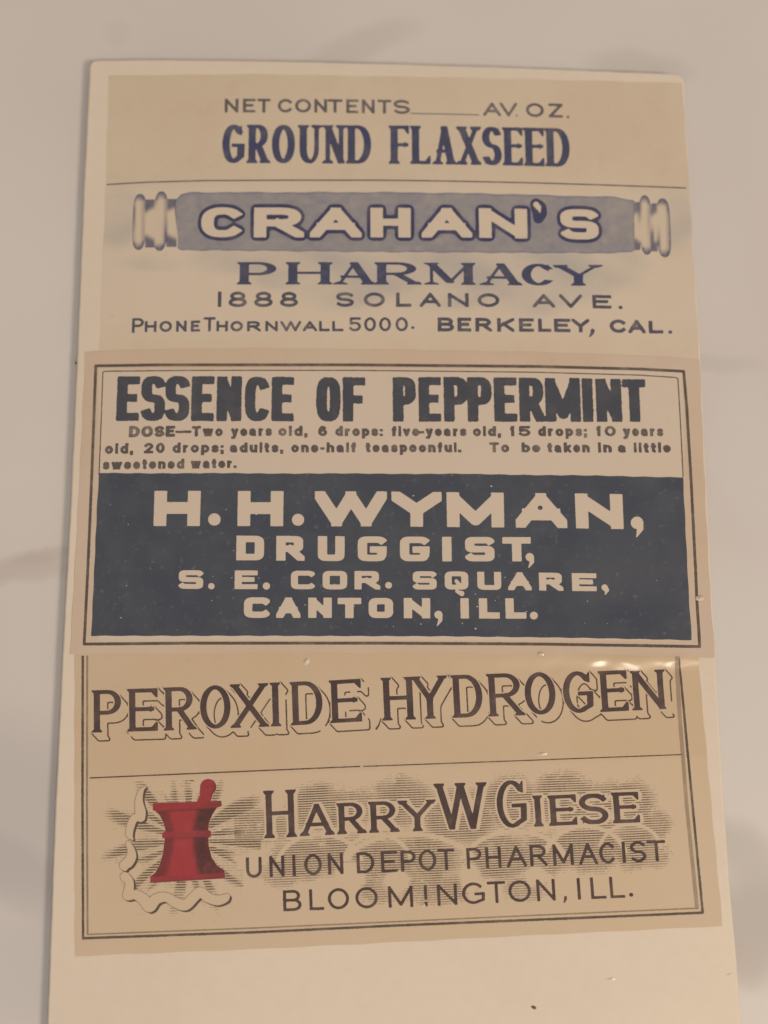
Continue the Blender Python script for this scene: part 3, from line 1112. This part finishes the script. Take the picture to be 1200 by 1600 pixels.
st = MONO(2.15, 1.95)
F = text_line([('P', 206, 224.5, 1, 0), ('H', 226, 244.5, 0, 5), ('O', 249, 268.5, 0, 5), ('N', 275, 291.5, 0, 5), ('E', 298, 312.5, 0, 5),
               ('T', 318, 336.5, 0, 0), ('H', 338, 356, 0, 6), ('O', 360, 379.5, 0, 6), ('R', 386, 407.5, 0, 6), ('N', 414.5, 434, 0, 6), ('W', 438, 470.5, 0, 6),
               ('A', 473, 495.5, 0, 6), ('L', 498.5, 515, 0, 6), ('L', 519, 536.5, 0, 6), ('5', 545, 564.5), ('0', 569, 587.5), ('0', 592.5, 611), ('0', 618, 637.5)],
              [(206, 519.3), (330, 518), (640, 517.8)], [(206, 497.2), (330, 495.7), (640, 496)], st)
draw_path(F, [(644.5, 512), (645.5, 512)], 2.2)
ink_mesh("lettering", F, M['slate_ink'], lab1, "small capitals PHONE THORNWALL 5000.", soften=1.7, rough=.07)

st = MONO(3.0, 2.55)
F = text_line([('B', 684, 709.5), ('E', 715, 736.5), ('R', 743, 769), ('K', 777, 804), ('E', 811, 834.5), ('L', 841, 861.5), ('E', 866, 891.5), ('Y', 893.5, 921.5),
               ('C', 953, 979.5), ('A', 982, 1009), ('L', 1014, 1036.5)],
              [(684, 518), (870, 519), (980, 520.5), (1050, 521.5)], [(684, 496), (780, 497), (900, 498.5), (980, 499.5), (1036, 502)], st)
draw_path(F, [(926, 517), (925, 521), (921.5, 526)], [3.2, 2.6, 1.3])
draw_path(F, [(1046.8, 519), (1047.6, 519)], 2.7)
ink_mesh("lettering", F, M['slate_ink'], lab1, "bolder lettering BERKELEY, CAL. at the lower right", soften=1.8, rough=.07)

# ================================================================== MIDDLE LABEL
OUTER = [(150, 572), (250, 570.4), (560, 570.4), (840, 573), (1000, 577), (1068, 580.5), (1073, 640), (1080, 760), (1087, 900), (1091.5, 1010.5),
         (1000, 1009), (840, 1006.5), (600, 1005), (300, 1005), (132, 1006.5), (138, 880), (143, 760), (150, 572)]
ink_mesh("border_rule", line_field([(OUTER, 2.25)]), M['rule_ink'], lab2, "thick outer border line", soften=1.6, rough=.10)
INNER = [(155, 742), (159, 640), (161, 582), (164, 580.4), (300, 579), (560, 579), (840, 582), (1000, 586.5), (1055, 590), (1059, 592), (1063, 660), (1067, 745)]
ink_mesh("border_rule", line_field([(INNER, .85)]), M['rule_ink'], lab2, "thin inner border line round the upper half", soften=.8, rough=.10)

HEAVY = dict(a=8.3, b=6.3, thin=8.3, n=3.0, sb=6.3)
F = text_line([('E', 181.5, 217), ('S', 219.5, 257.5), ('S', 257, 295.5), ('E', 298.5, 334), ('N', 338, 377), ('C', 382, 420.5), ('E', 424, 459),
               ('O', 494, 532), ('F', 535.5, 570.5), ('P', 614, 650), ('E', 654.5, 689.5), ('P', 694, 732), ('P', 731, 769), ('E', 772.5, 808.5), ('R', 812, 852),
               ('M', 853, 908), ('I', 910.5, 928), ('N', 932.5, 972.5), ('T', 974.5, 1010.5)],
              [(181, 657.8), (560, 659), (1010, 659.5)], [(181, 588.5), (260, 587.5), (500, 589.8), (720, 589.5), (900, 591), (1010, 593.3)], HEAVY)
ink_mesh("lettering", F, M['black_ink'], lab2, "heavy black heading ESSENCE OF PEPPERMINT", soften=4.2, rough=.10)

st = dict(a=2.55, b=2.0)
D1 = ([('~', 274, 299)] + word("Two", 300, 348) + word("years", 361, 425) + word("old,", 435, 480) + word("6", 497, 511.5)
      + word("drops:", 524, 597.5) + word("five", 612, 655) + [('-', 655, 663)] + word("years", 665, 729) + word("old,", 739, 782) + word("15", 797, 829)
      + word("drops;", 841, 916.5) + word("10", 932, 962.5) + word("years", 973.5, 1036.5))
F = Field(198, 660, 1046, 696)
text_line(word("DOSE", 201.5, 273.5, .12), [(200, 683.5), (275, 682.5)], [(200, 666), (275, 665.5)], dict(a=3.1, b=2.3), field=F)
F = text_line(D1, [(200, 683), (420, 681.5), (640, 681.8), (1040, 682)], [(200, 666.5), (420, 665.5), (640, 666), (1040, 665.8)], st, field=F)
ink_mesh("lettering", F, M['small_ink'], lab2, "first line of small dosage text, DOSE to 10 years", soften=1.9, rough=.13)
D2 = (word("old,", 164, 207.5) + word("20", 225, 257.5) + word("drops;", 269.5, 349) + word("adults,", 359, 442) + word("one-half", 455, 556.5)
      + word("teaspoonful.", 571.5, 720) + word("To", 765, 795.5) + word("be", 815, 844) + word("taken", 855.5, 921.5) + word("in", 934.5, 956) + word("a", 965.5, 978.5)
      + word("little", 990.5, 1048))
F = text_line(D2, [(164, 709.5), (300, 707.5), (640, 707), (1047, 707.5)], [(164, 693), (300, 691.5), (640, 691.2), (1047, 691.5)], st)
ink_mesh("lettering", F, M['small_ink'], lab2, "second line of small dosage text, old to little", soften=1.9, rough=.13)
D3 = word("sweetened", 160.5, 288) + word("water.", 298, 369)
F = text_line(D3, [(160, 734), (370, 731.5)], [(160, 718), (370, 716)], st)
ink_mesh("lettering", F, M['small_ink'], lab2, "last line of small dosage text, sweetened water", soften=1.9, rough=.13)

# navy panel with the name left out of it
P = Field(140, 736, 1084, 1004)
X, Y = P.grid()
ptop = np.interp(X, [140, 155, 400, 700, 900, 1067, 1084], [740, 739.4, 739.8, 740.6, 743, 746, 746]) + .35 * np.sin(X / 6.) + .3 * np.sin(X / 31.)
pbot = np.interp(X, [140, 400, 700, 900, 1080], [993.6, 993.5, 994.3, 996.8, 1000.5]) + .35 * np.sin(X / 7.)
plft = np.interp(Y, [736, 780, 880, 1004], [155.5, 152.5, 148, 142.5]) + .35 * np.sin(Y / 8.)
prgt = np.interp(Y, [736, 860, 1004], [1066.5, 1072.5, 1079.5]) + .35 * np.sin(Y / 9.)
panel = ((Y > ptop) & (Y < pbot) & (X > plft) & (X < prgt)).astype(np.float32)
K = P.copy()
WY = dict(a=10, b=9.3, thin=10, n=2.4)
bw = [(240, 822), (440, 822.3), (600, 822.8), (740, 824), (886, 825.5), (1000, 827.5)]
tw = [(240, 767), (440, 767.5), (600, 768), (740, 769.5), (886, 771), (1000, 772.5)]
text_line([('H', 240, 312.5), ('H', 371, 442.5), ('W', 492, 604.5), ('Y', 612, 690.5), ('M', 698.5, 788), ('A', 806, 886.5), ('N', 900, 974.5)], bw, tw, WY, field=K)
draw_path(K, [(335, 811.8), (335.4, 811.8)], 9.6)
draw_path(K, [(465.6, 812.3), (466, 812.3)], 9.4)
draw_path(K, [(994.8, 817), (995.2, 817)], 9.6)
draw_path(K, [(999, 817), (1000, 826), (994.5, 839)], [6.2, 5.2, 1.0])
SQ = dict(a=7.4, b=5.1, thin=7.4, n=7.0, sb=5.2)
text_line([('D', 369, 412.5), ('R', 431.5, 476), ('U', 496.5, 538.5), ('G', 559, 604.5), ('G', 625, 671.5), ('I', 690, 707), ('S', 727, 773), ('T', 785.5, 830)],
          [(369, 875.5), (540, 877), (830, 877.5)], [(369, 837), (540, 838), (830, 839.5)], SQ, field=K)
draw_path(K, [(827.5, 870.5), (828, 870.8)], 6.4)
draw_path(K, [(830, 871), (831, 878), (826, 887)], [4.2, 3.6, .8])
SE = dict(a=5.6, b=3.85, thin=5.6, n=7.0, sb=3.9)
text_line([('S', 279, 317.5), ('E', 366.5, 402.5), ('C', 454.5, 492), ('O', 504, 542.5), ('R', 554, 594.5), ('S', 645, 682.5), ('Q', 695, 732), ('U', 746, 783.5),
           ('A', 794, 831), ('R', 842.5, 880.5), ('E', 894, 932.5)],
          [(279, 920.2), (560, 921.2), (730, 921.5), (932, 924)], [(279, 891), (560, 892.2), (730, 893), (932, 896)], SE, field=K)
for (x, y, r) in [(330.3, 916, 4.9), (416.2, 915.8, 5.6), (607, 914.6, 5.2)]:
    draw_path(K, [(x, y), (x + .4, y)], r)
draw_path(K, [(944.5, 918), (948, 922), (945.5, 929)], [5.0, 3.6, .9])
draw_path(K, [(713, 908), (718, 914)], 3.0)
draw_path(K, [(713.5, 924), (721.5, 927.5)], [2.4, 4.2])
CA = dict(a=6.6, b=5.0, thin=6.6, n=6.0, sb=5.0)
text_line([('C', 381, 421.5), ('A', 431.5, 469.5), ('N', 481.5, 518.5), ('T', 527.5, 564.5), ('O', 576, 614.5), ('N', 631, 672.5), ('I', 719, 733.5), ('L', 748.5, 781),
           ('L', 790, 822.5)], [(381, 965.5), (560, 965.8), (822, 967)], [(381, 933.2), (560, 934.2), (822, 935)], CA, field=K)
draw_path(K, [(684.8, 960.5), (685.2, 960.5)], 6.2)
draw_path(K, [(688, 961), (688, 969), (683, 978)], [3.6, 3.2, .8])
draw_path(K, [(833.6, 962), (834, 962)], 6.1)
Kb = blur(K.a, 2.0)
P.a = panel * (Kb < 0.5)
# a worn spot in the counter of the big A, and pin-holes in the solid
P.a[(((X - 844) / 3.8) ** 2 + ((Y - 793.5) / 3.4) ** 2 < 1)] = 1
for _ in range(90):
    px, py = rng.uniform(150, 1076), rng.uniform(744, 992)
    if rng.random() < .5:
        py = rng.uniform(900, 992)
    r = abs(rng.normal(0, .42)) + .22
    sl, XX, YY = P.window(px - 3, py - 3, px + 3, py + 3)
    P.a[sl] = np.where(((XX - px) / (r * rng.uniform(.8, 1.8))) ** 2 + ((YY - py) / r) ** 2 < 1, 0, P.a[sl])
wn = vnoise(P.a.shape, 90)
wn2 = blur(vnoise(P.a.shape, 22), 8)
dn = 1 - 0.015 * smooth((wn + .2) / 1.6) - 0.03 * smooth((wn2 - .5) / 1.4) * (0.5 + .5 * smooth((Y - 880) / 90)) - .03 * blob(X, Y, 1000, 905, 110, 60)  # right-hand blob paints a soft sheen and wear into the ink amount
ink_mesh("printed_panel", P, M['navy_ink'], lab2, "dark navy panel with pale lettering H. H. WYMAN, DRUGGIST, S. E. COR. SQUARE, CANTON, ILL.",
         soften=1.3, rough=.05, density=np.clip(dn, 0, 1))

# ================================================================== BOTTOM LABEL
ink_mesh("border_rule", line_field([([(129.5, 1026), (129, 1250), (130, 1466), (400, 1456.5), (620, 1446), (850, 1436.5), (1098, 1426), (1085, 1290), (1073, 1160),
                                      (1064, 1062), (1060, 1030)], [1.95] * 9 + [1.7, 1.1])]), M['rule_ink'], lab3, "outer border line down both sides and along the bottom", soften=1.6, rough=.12)
F = line_field([([(136.5, 1026), (136, 1250), (137, 1460)], 1.5), ([(137, 1460), (400, 1450), (620, 1440), (850, 1429.5), (1090, 1419)], 1.05)])
ink_mesh("border_rule", F, M['fine_ink'], lab3, "paler inner border line", soften=1.1, rough=.12, density=np.full(F.a.shape, .62, np.float32))
F = line_field([([(1057, 1028), (1062, 1120), (1073, 1260), (1089, 1418)], [3.6, 3.0, 2.8, 3.0])])
ink_mesh("border_rule", F, M['fine_ink'], lab3, "smeared grey inner border line on the right", soften=1.4, rough=.12, density=np.full(F.a.shape, .50, np.float32))
ink_mesh("dividing_rule", line_field([([(141, 1215.5), (340, 1207), (562, 1197.5)], 1.0), ([(568.5, 1197.5), (800, 1189), (1065, 1179)], .85)]),
         M['fine_ink'], lab3, "thin line across the label under its heading", soften=.8, rough=.1)

LAT = dict(a=4.9, b=3.1, thin=4.5, serif=8.2, st=2.0, br=3.2, beak=8)
pb = [(143, 1144.8), (260, 1141.5), (440, 1134.5), (560, 1127.5), (650, 1124), (820, 1117.5), (930, 1113), (1045, 1107.5)]
pt = [(143, 1079), (260, 1074.5), (440, 1066), (560, 1061), (650, 1057), (820, 1051), (930, 1048), (1045, 1046.5)]
PER = [('P', 143.5, 189.5), ('E', 199, 247), ('R', 256, 308), ('O', 313.5, 361), ('X', 360.5, 421), ('I', 417, 446), ('D', 454.5, 505), ('E', 516, 566),
       ('H', 597.5, 650), ('Y', 644, 702), ('D', 707, 755.5), ('R', 763, 821.5), ('O', 822, 870), ('G', 882, 929), ('E', 938, 983), ('N', 988, 1043)]
F = Field(138, 1036, 1062, 1172)
text_line(PER, pb, pt, LAT, lean3, field=F)
main = F.a.copy()
soft_main = blur(main, 6)
sh = main.copy()
for k in range(1, 17):                       # block shadow: the letters swept down and to the right
    oy, ox = round(12 * SS * k / 16), round(11 * SS * k / 16)
    sh[oy:, ox:] = np.maximum(sh[oy:, ox:], main[:-oy, :-ox])
shb = blur(sh, 2.0)
ol = (shb > 0.30) & (blur((blur(sh, 4.0) > 0.93).astype(np.float32), 1.0) < 0.5)
big = blur(sh, 5.5)
outline = ((big > 0.055) & (big < 0.50)).astype(np.float32)
outline = outline * (soft_main < 0.10)
# drop the bits of outline that lie above-left, as the engraver did
SHF = F.copy()
SHF.a = outline * (blur((vnoise(main.shape, 40) > -1.25).astype(np.float32), 2) > .5)
draw_path(SHF, [(588, 1139), (592, 1133), (595, 1123)], [1.6, 1.2, .8])
ink_mesh("shadow_outline", SHF, M['fine_ink'], lab3, "thin drop shadow outlines behind the heading letters", soften=1.0, rough=.08)
F.a = main
ink_mesh("lettering", F, M['brown_ink'], lab3, "brown black heading PEROXIDE HYDROGEN", soften=2.0, rough=.06, extra=0.000003)

HG = dict(a=4.6, b=2.75, thin=3.9, serif=7.8, st=1.8, br=4.5, beak=7, sb=3.6)
hb = [(413, 1309.5), (469, 1306.5), (575, 1301.5), (682, 1297.5), (764, 1295), (830, 1292), (902, 1288.5), (1001, 1285)]
ht = [(469, 1257), (575, 1253), (682, 1249), (830, 1243), (902, 1241.5), (1001, 1236.5)]
NAME = [('A', 468.5, 523.5), ('R', 527, 573.5), ('R', 577, 625), ('Y', 623, 683), ('I', 831, 853), ('E', 858, 902.5), ('S', 907, 951.5), ('E', 957.5, 1000.5)]
NF = Field(405, 1212, 1008, 1318)
text_line(NAME, hb, ht, HG, lean3, field=NF)
BIG = dict(a=4.7, b=3.0, thin=4.0, serif=8.5, st=2.0, br=5, beak=9)
text_line([('H', 413, 464.5)], [(413, 1310), (464, 1307.5)], [(413, 1235.5), (464, 1233.5)], BIG, lean3, field=NF)
text_line([('W', 681, 764)], [(681, 1297), (764, 1294.5)], [(681, 1225), (764, 1221.5)], dict(BIG, a=5.2, thin=4.6), lean3, field=NF)
text_line([('G', 778.5, 825)], [(778, 1294.5), (825, 1292)], [(778, 1220), (825, 1218)], BIG, lean3, field=NF)

st = MONO(2.45, 2.2)
UF = text_line([('U', 385, 409.5), ('N', 421.5, 445), ('I', 457, 463), ('O', 476, 503.5), ('N', 513, 537), ('D', 558, 585.5), ('E', 596, 622), ('P', 627, 650.5),
                ('O', 655, 682.5), ('T', 685, 711), ('P', 730, 753.5), ('H', 759.5, 784), ('A', 792.5, 823.5), ('R', 829, 856), ('M', 865, 897), ('A', 905.5, 934.5),
                ('C', 937.5, 963), ('I', 972.5, 979), ('S', 986, 1010.5), ('T', 1012.5, 1041.5)],
               [(385, 1372), (463, 1368.5), (585, 1363.5), (711, 1358.5), (823, 1353.5), (934, 1350), (1041, 1345)],
               [(385, 1340), (463, 1335.5), (585, 1331), (711, 1326), (823, 1321), (934, 1317), (1041, 1312.5)], st, lean3)
BF = text_line([('B', 443, 471.5), ('L', 484, 507), ('O', 513, 546), ('O', 556, 591), ('M', 607.5, 646), ('!', 662.5, 669.5), ('N', 684, 715), ('G', 723, 758.5),
                ('T', 762.5, 791), ('O', 795.5, 830.5), ('N', 839.5, 868.5), ('!', 902, 909), ('L', 924, 948), ('L', 954, 977)],
               [(443, 1423.8), (546, 1420), (646, 1417), (760, 1411.5), (868, 1407), (977, 1402.5)],
               [(443, 1391.3), (546, 1387), (646, 1383.5), (760, 1377.8), (868, 1373), (977, 1369)], MONO(2.35, 2.1), lean3)
draw_path(BF, [(883.5, 1402), (883.5, 1405), (881.5, 1410)], [2.2, 2.2, 1.0])
draw_path(BF, [(985.8, 1398), (986.4, 1398)], 2.9)
sl, XX, YY = BF.window(655, 1405.5, 676, 1408.5)
BF.a[sl] = 0

# ---- engraved cloud shading behind the name
HF = Field(372, 1205, 1056, 1418)
X, Y = HF.grid()
D = np.zeros_like(X)
for b in [(405, 1290, 70, 34, .8), (500, 1262, 62, 44, 1), (560, 1262, 60, 34, .8), (630, 1255, 60, 46, 1), (720, 1275, 70, 52, 1), (800, 1255, 55, 50, 1), (880, 1248, 62, 50, 1),
          (950, 1262, 60, 46, 1), (985, 1262, 50, 50, .9), (1020, 1288, 34, 30, .85),
          (470, 1345, 60, 36, 1), (520, 1335, 70, 36, 1), (600, 1345, 60, 36, 1), (660, 1340, 74, 40, 1), (780, 1338, 74, 42, 1), (850, 1335, 62, 36, 1), (920, 1325, 66, 44, 1),
          (990, 1325, 52, 38, 1), (1020, 1335, 34, 26, .8), (590, 1390, 40, 26, .7), (680, 1388, 70, 30, .8), (820, 1388, 40, 24, .7), (440, 1365, 40, 26, .7), (640, 1310, 340, 14, .55)]:
    D = np.maximum(D, b[4] * blob(X, Y, b[0], b[1], b[2], b[3], soft=.62))
# pale scalloped channels between the cloud banks
for (cx, cy, rx, ry) in [(500, 1352, 62, 46), (640, 1352, 95, 46), (805, 1348, 75, 46), (915, 1340, 60, 46), (985, 1330, 46, 40), (590, 1352, 50, 46)]:
    r = np.sqrt(((X - cx) / rx) ** 2 + ((Y - cy) / ry) ** 2)
    D = D * (1 - smooth((0.10 - np.abs(r - 1.05)) / .07) * (Y < cy - 6) * .95)
for (cx, cy, rx, ry) in [(545, 1375, 26, 34), (620, 1378, 22, 20), (735, 1372, 18, 26), (838, 1370, 18, 18)]:
    D = D * (1 - blob(X, Y, cx, cy, rx, ry, soft=.5))
slope = -0.040
row = (Y - slope * X + .35 * np.sin(X / 40.0)) / 3.75
tri = np.abs(row - np.round(row)) * 2             # 0 on the line, 1 between
jag = 0.10 * vnoise(X.shape, 9)[:, :] + 0.05 * vnoise(X.shape, 40)
v = np.clip(D * 0.52 * (1 + .22 * vnoise(X.shape, 70)) + jag * (D > .05), 0, .44) - tri
nm = np.zeros_like(X, dtype=np.float32)


def paste(dst, F0, src):
    j, i = int((src.y0 - F0.y0) * SS), int((src.x0 - F0.x0) * SS)
    h, w = src.a.shape
    j0, i0 = max(0, j), max(0, i)
    j1, i1 = min(dst.shape[0], j + h), min(dst.shape[1], i + w)
    dst[j0:j1, i0:i1] = np.maximum(dst[j0:j1, i0:i1], src.a[j0 - j:j1 - j, i0 - i:i1 - i])


paste(nm, HF, NF)
halo = np.zeros_like(nm)
dx_ = int(3.2 * SS)
halo[:, dx_:] = nm[:, :-dx_]
halo = blur(np.maximum(halo, nm), 10)
v = v - 2 * smooth((halo - .10) / .12)
HF.a = (v > 0).astype(np.float32)
hd = np.clip(.12 + .80 * D + .1 * vnoise(X.shape, 60), .12, .95).astype(np.float32)
o = ink_mesh("engraved_shading", HF, M['hatch_ink'], lab3, "cloud of fine ruled lines behind the name and town", soften=1.3, rough=.05, density=hd)

ink_mesh("lettering", NF, M['brown_ink'], lab3, "brown lettering HARRY W. GIESE beside the mortar", soften=2.0, rough=.07, extra=0.000003)
ink_mesh("lettering", UF, M['brown_ink'], lab3, "sans capitals UNION DEPOT PHARMACIST", soften=1.8, rough=.09, extra=0.000004)
ink_mesh("lettering", BF, M['brown_ink'], lab3, "sans capitals BLOOMINGTON, ILL. at the foot of the label", soften=1.7, rough=.08, extra=0.000004)

# ---- mortar and pestle
MF = Field(230, 1212, 358, 1384)
X, Y = MF.grid()
z5 = lambda pts: [(160 + x / 5, 1200 + y / 5) for x, y in pts]
body = z5([(395, 275), (930, 256), (932, 298), (895, 310), (862, 360), (835, 420), (828, 485), (850, 492), (848, 535), (828, 545), (832, 610), (855, 700), (900, 765), (955, 800),
           (960, 862), (375, 897), (375, 845), (412, 822), (450, 750), (475, 660), (487, 550), (468, 545), (468, 510), (495, 490), (478, 430), (450, 370), (412, 335), (395, 330)])
MF.a = np.maximum(MF.a, poly_mask(X, Y, body).astype(np.float32))
MF.a = np.maximum(MF.a, poly_mask(X, Y, z5([(735, 270), (760, 215), (775, 170), (850, 180), (868, 195), (845, 262)])).astype(np.float32))
MF.a = np.maximum(MF.a, ((((X - 325.6) / 12.8) ** 2 + ((Y - 1229.6) / 12.4) ** 2) < 1).astype(np.float32))
MF.a = np.maximum(MF.a, ((((X - 320) / 8.0) ** 2 + ((Y - 1237) / 8.4) ** 2) < 1).astype(np.float32))
zx = (X - 160) * 5
zy = (Y - 1200) * 5
mid = 620 + 0.02 * (zy - 500)
halfw = np.interp(zy, [300, 480, 620, 820], [260, 168, 172, 265])
u = (zx - 645) / halfw
dark = 0.95 * smooth((u - .28) / .22) + 0.62 * smooth((-u - .42) / .20)
dark = dark - .12 * smooth((np.abs(u) - .9) / .1)
rim = (zy < 322 + (zx - 660) * -.05) | ((zy > 492 - (zx - 660) * .03) & (zy < 540 - (zx - 660) * .03)) | (zy > 835 - (zx - 660) * .06)
dark = np.where(rim, .18 + .22 * smooth((u - .3) / .5), dark)
under = ((zy > 322 + (zx - 660) * -.05) & (zy < 334 + (zx - 660) * -.05)) | ((zy > 540 - (zx - 660) * .03) & (zy < 549 - (zx - 660) * .03)) | ((zy > 872 - (zx - 660) * .06))
dark = np.where(under, np.maximum(dark, .62), dark)
pes = (zy < 262)
dark = np.where(pes, .15 + .55 * smooth((zx - 840 - (200 - zy) * .2) / 40), dark)
dark = np.clip(dark + .07 * vnoise(X.shape, 12), 0, 1)
dark = blur(dark.astype(np.float32), 3)
ink_mesh("mortar_and_pestle_print", MF, M['red_ink'], lab3, "red printed mortar with its pestle leaning out to the right", soften=2.0, rough=.06, density=dark, extra=0.000005)

# ---- rays of ruled lines round the mortar and the curling smoke ribbon
RF = Field(160, 1208, 402, 1442)
X, Y = RF.grid()
RB = RF.copy()
segs = [([(345, 135), (302, 185), (287, 260), (298, 340), (300, 385)], [3, 40, 60, 84, 72]),
        ([(300, 385), (250, 395), (222, 455), (212, 520), (240, 560)], [50, 60, 60, 56, 8]),
        ([(203, 590), (226, 640), (228, 690), (205, 735), (172, 762), (180, 790)], [40, 54, 76, 80, 76, 30]),
        ([(178, 850), (212, 890), (206, 960), (196, 1000), (260, 990), (325, 1030), (370, 1085), (420, 1025), (500, 1010), (580, 1055), (650, 1070), (715, 1010), (765, 970), (830, 1015),
          (900, 1035), (955, 1020), (975, 1005)], [74, 64, 76, 66, 74, 90, 84, 84, 70, 80, 84, 78, 78, 76, 76, 66, 44])]
for pts, ws in segs:
    sp = spline(pts, 5)
    wsp = np.interp(np.linspace(0, len(ws) - 1, len(sp)), np.arange(len(ws)), ws)
    draw_path(RB, z5(sp), [w / 10 for w in wsp])
rib = blur(RB.a, 2.0)
ribm = (rib > .5)
sr = np.zeros_like(rib)
sr[int(2.5 * SS):, int(3.4 * SS):] = ribm[:-int(2.5 * SS), :-int(3.4 * SS)]
dark_edge = (sr > 0) & ~ribm
thin_edge = (blur(RB.a, 5) > .16) & ~ribm
RE = RF.copy()
RE.a = (dark_edge | thin_edge).astype(np.float32)
denr = np.where(dark_edge, .95, .45).astype(np.float32)
cx, cy = 291, 1312
ang = np.degrees(np.arctan2(Y - cy, X - cx))
rad = np.hypot((X - cx) / 1.0, (Y - cy) / 0.92)
rays = 0.5 + 0.5 * np.sin(np.radians(ang) * 19 + 1.3 * np.sin(np.radians(ang) * 5))
reach = 92 + 28 * np.sin(np.radians(ang) * 11 + 1.0)
D = smooth((reach + 28 - rad) / 36) * (0.25 + .75 * smooth((rays - .25) / .35))
D = D * np.where(np.abs(Y - cy) > 78, .6, 1.0)
tri = (Y - slope * .6 * X) / 4.05
tri = np.abs(tri - np.round(tri)) * 2
v = np.clip(D * .72 + .09 * vnoise(X.shape, 8), 0, .55) - tri
mm = np.zeros_like(X, dtype=np.float32)
paste(mm, RF, MF)
v = v - 3 * (blur(mm, 4) > .3) - 3 * (blur(np.maximum(RB.a, 0), 3) > .25) - 3 * (Y < 1219) - 2 * (X > 380) * (Y > 1335)
HR = RF.copy()
HR.a = (v > 0).astype(np.float32)
ink_mesh("engraved_rays", HR, M['hatch_ink'], lab3, "rays of ruled lines round the red mortar", soften=1.2, rough=.05, density=np.clip(.15 + .8 * D, 0, 1).astype(np.float32))
ink_mesh("smoke_ribbon", RE, M['brown_ink'], lab3, "curling ribbon of smoke drawn down the left of the mortar", soften=1.2, rough=.06, density=denr, extra=0.000002)
# small tick above the mortar
ink_mesh("ink_fleck", line_field([([(297.5, 1219.6), (302.5, 1220)], [.7, .9])]), M['fine_ink'], lab3, soften=.8)


# ------------------------------------------------------------------ tiny raised blisters in the clear film and specks
def blister(px, py, rx, ry, hgt, mat, rot=0.0, parent=card, name="film_blister", lift=0.00004):
    x, y = to_plane(px, py)
    n, rings = 20, 7
    verts, faces = [(float(x), float(y), lift + float(relief(px, py)) + hgt)], []
    ca, sa = math.cos(rot), math.sin(rot)
    for r in range(1, rings + 1):
        q = r / rings
        z = lift + float(relief(px, py)) + hgt * (math.cos(q * math.pi) * .5 + .5) - (0.00003 if r == rings else 0)
        for k in range(n):
            a = 2 * math.pi * k / n
            ux, uy = rx * q * math.cos(a) / SCALE, ry * q * math.sin(a) / SCALE
            verts.append((float(x) + ux * ca - uy * sa, float(y) + ux * sa + uy * ca, z))
    for k in range(n):
        faces.append((0, 1 + k, 1 + (k + 1) % n))
    for r in range(rings - 1):
        for k in range(n):
            a0 = 1 + r * n + k
            a1 = 1 + r * n + (k + 1) % n
            faces.append((a0, a0 + n, a1 + n, a1))
    return mesh_obj(name, verts, faces, mat, parent, smooth_shade=True)


bm_, nt_, b_ = new_mat("clear_film_gloss", 0.3, 1.0, 0.06)
b_.inputs["Base Color"].default_value = alb((197, 170, 142))
M['gloss'] = bm_
bm2, nt2, b2 = new_mat("clear_film_gloss_on_card", 0.3, 1.0, 0.06)
b2.inputs["Base Color"].default_value = alb((209, 184, 156))
M['gloss_card'] = bm2
for (px, py, rx, ry, h, rot, mt, lf) in [(479, 1033, 5, 7, .00022, -.6, 'gloss', .00004), (1093, 935, 7, 4.5, .00022, 0, 'gloss', .00014),
                                         (847, 1178, 9, 3.2, .00014, .1, 'gloss', .00004), (661, 1414.5, 4, 3, .00014, 0, 'gloss', .00004),
                                         (955, 1530, 8, 2.6, .00012, .1, 'gloss_card', 0), (1140, 1523, 6, 2.6, .00012, 0, 'gloss_card', 0),
                                         (845, 1022, 5, 3, .0001, 0, 'gloss', .00014)]:
    blister(px, py, rx, ry, h * .7, M[mt], rot, lift=lf)

dm, dnt, db = new_mat("dark_speck", 0.8)
db.inputs["Base Color"].default_value = alb((96, 78, 62))
M['speck'] = dm
blister(834, 1574, 4.5, 2.6, .00006, dm, -.4, name="dirt_speck", lift=0)
blister(117.5, 566, 2.4, 2.4, .0001, dm, 0, name="dirt_speck", lift=-0.0003)
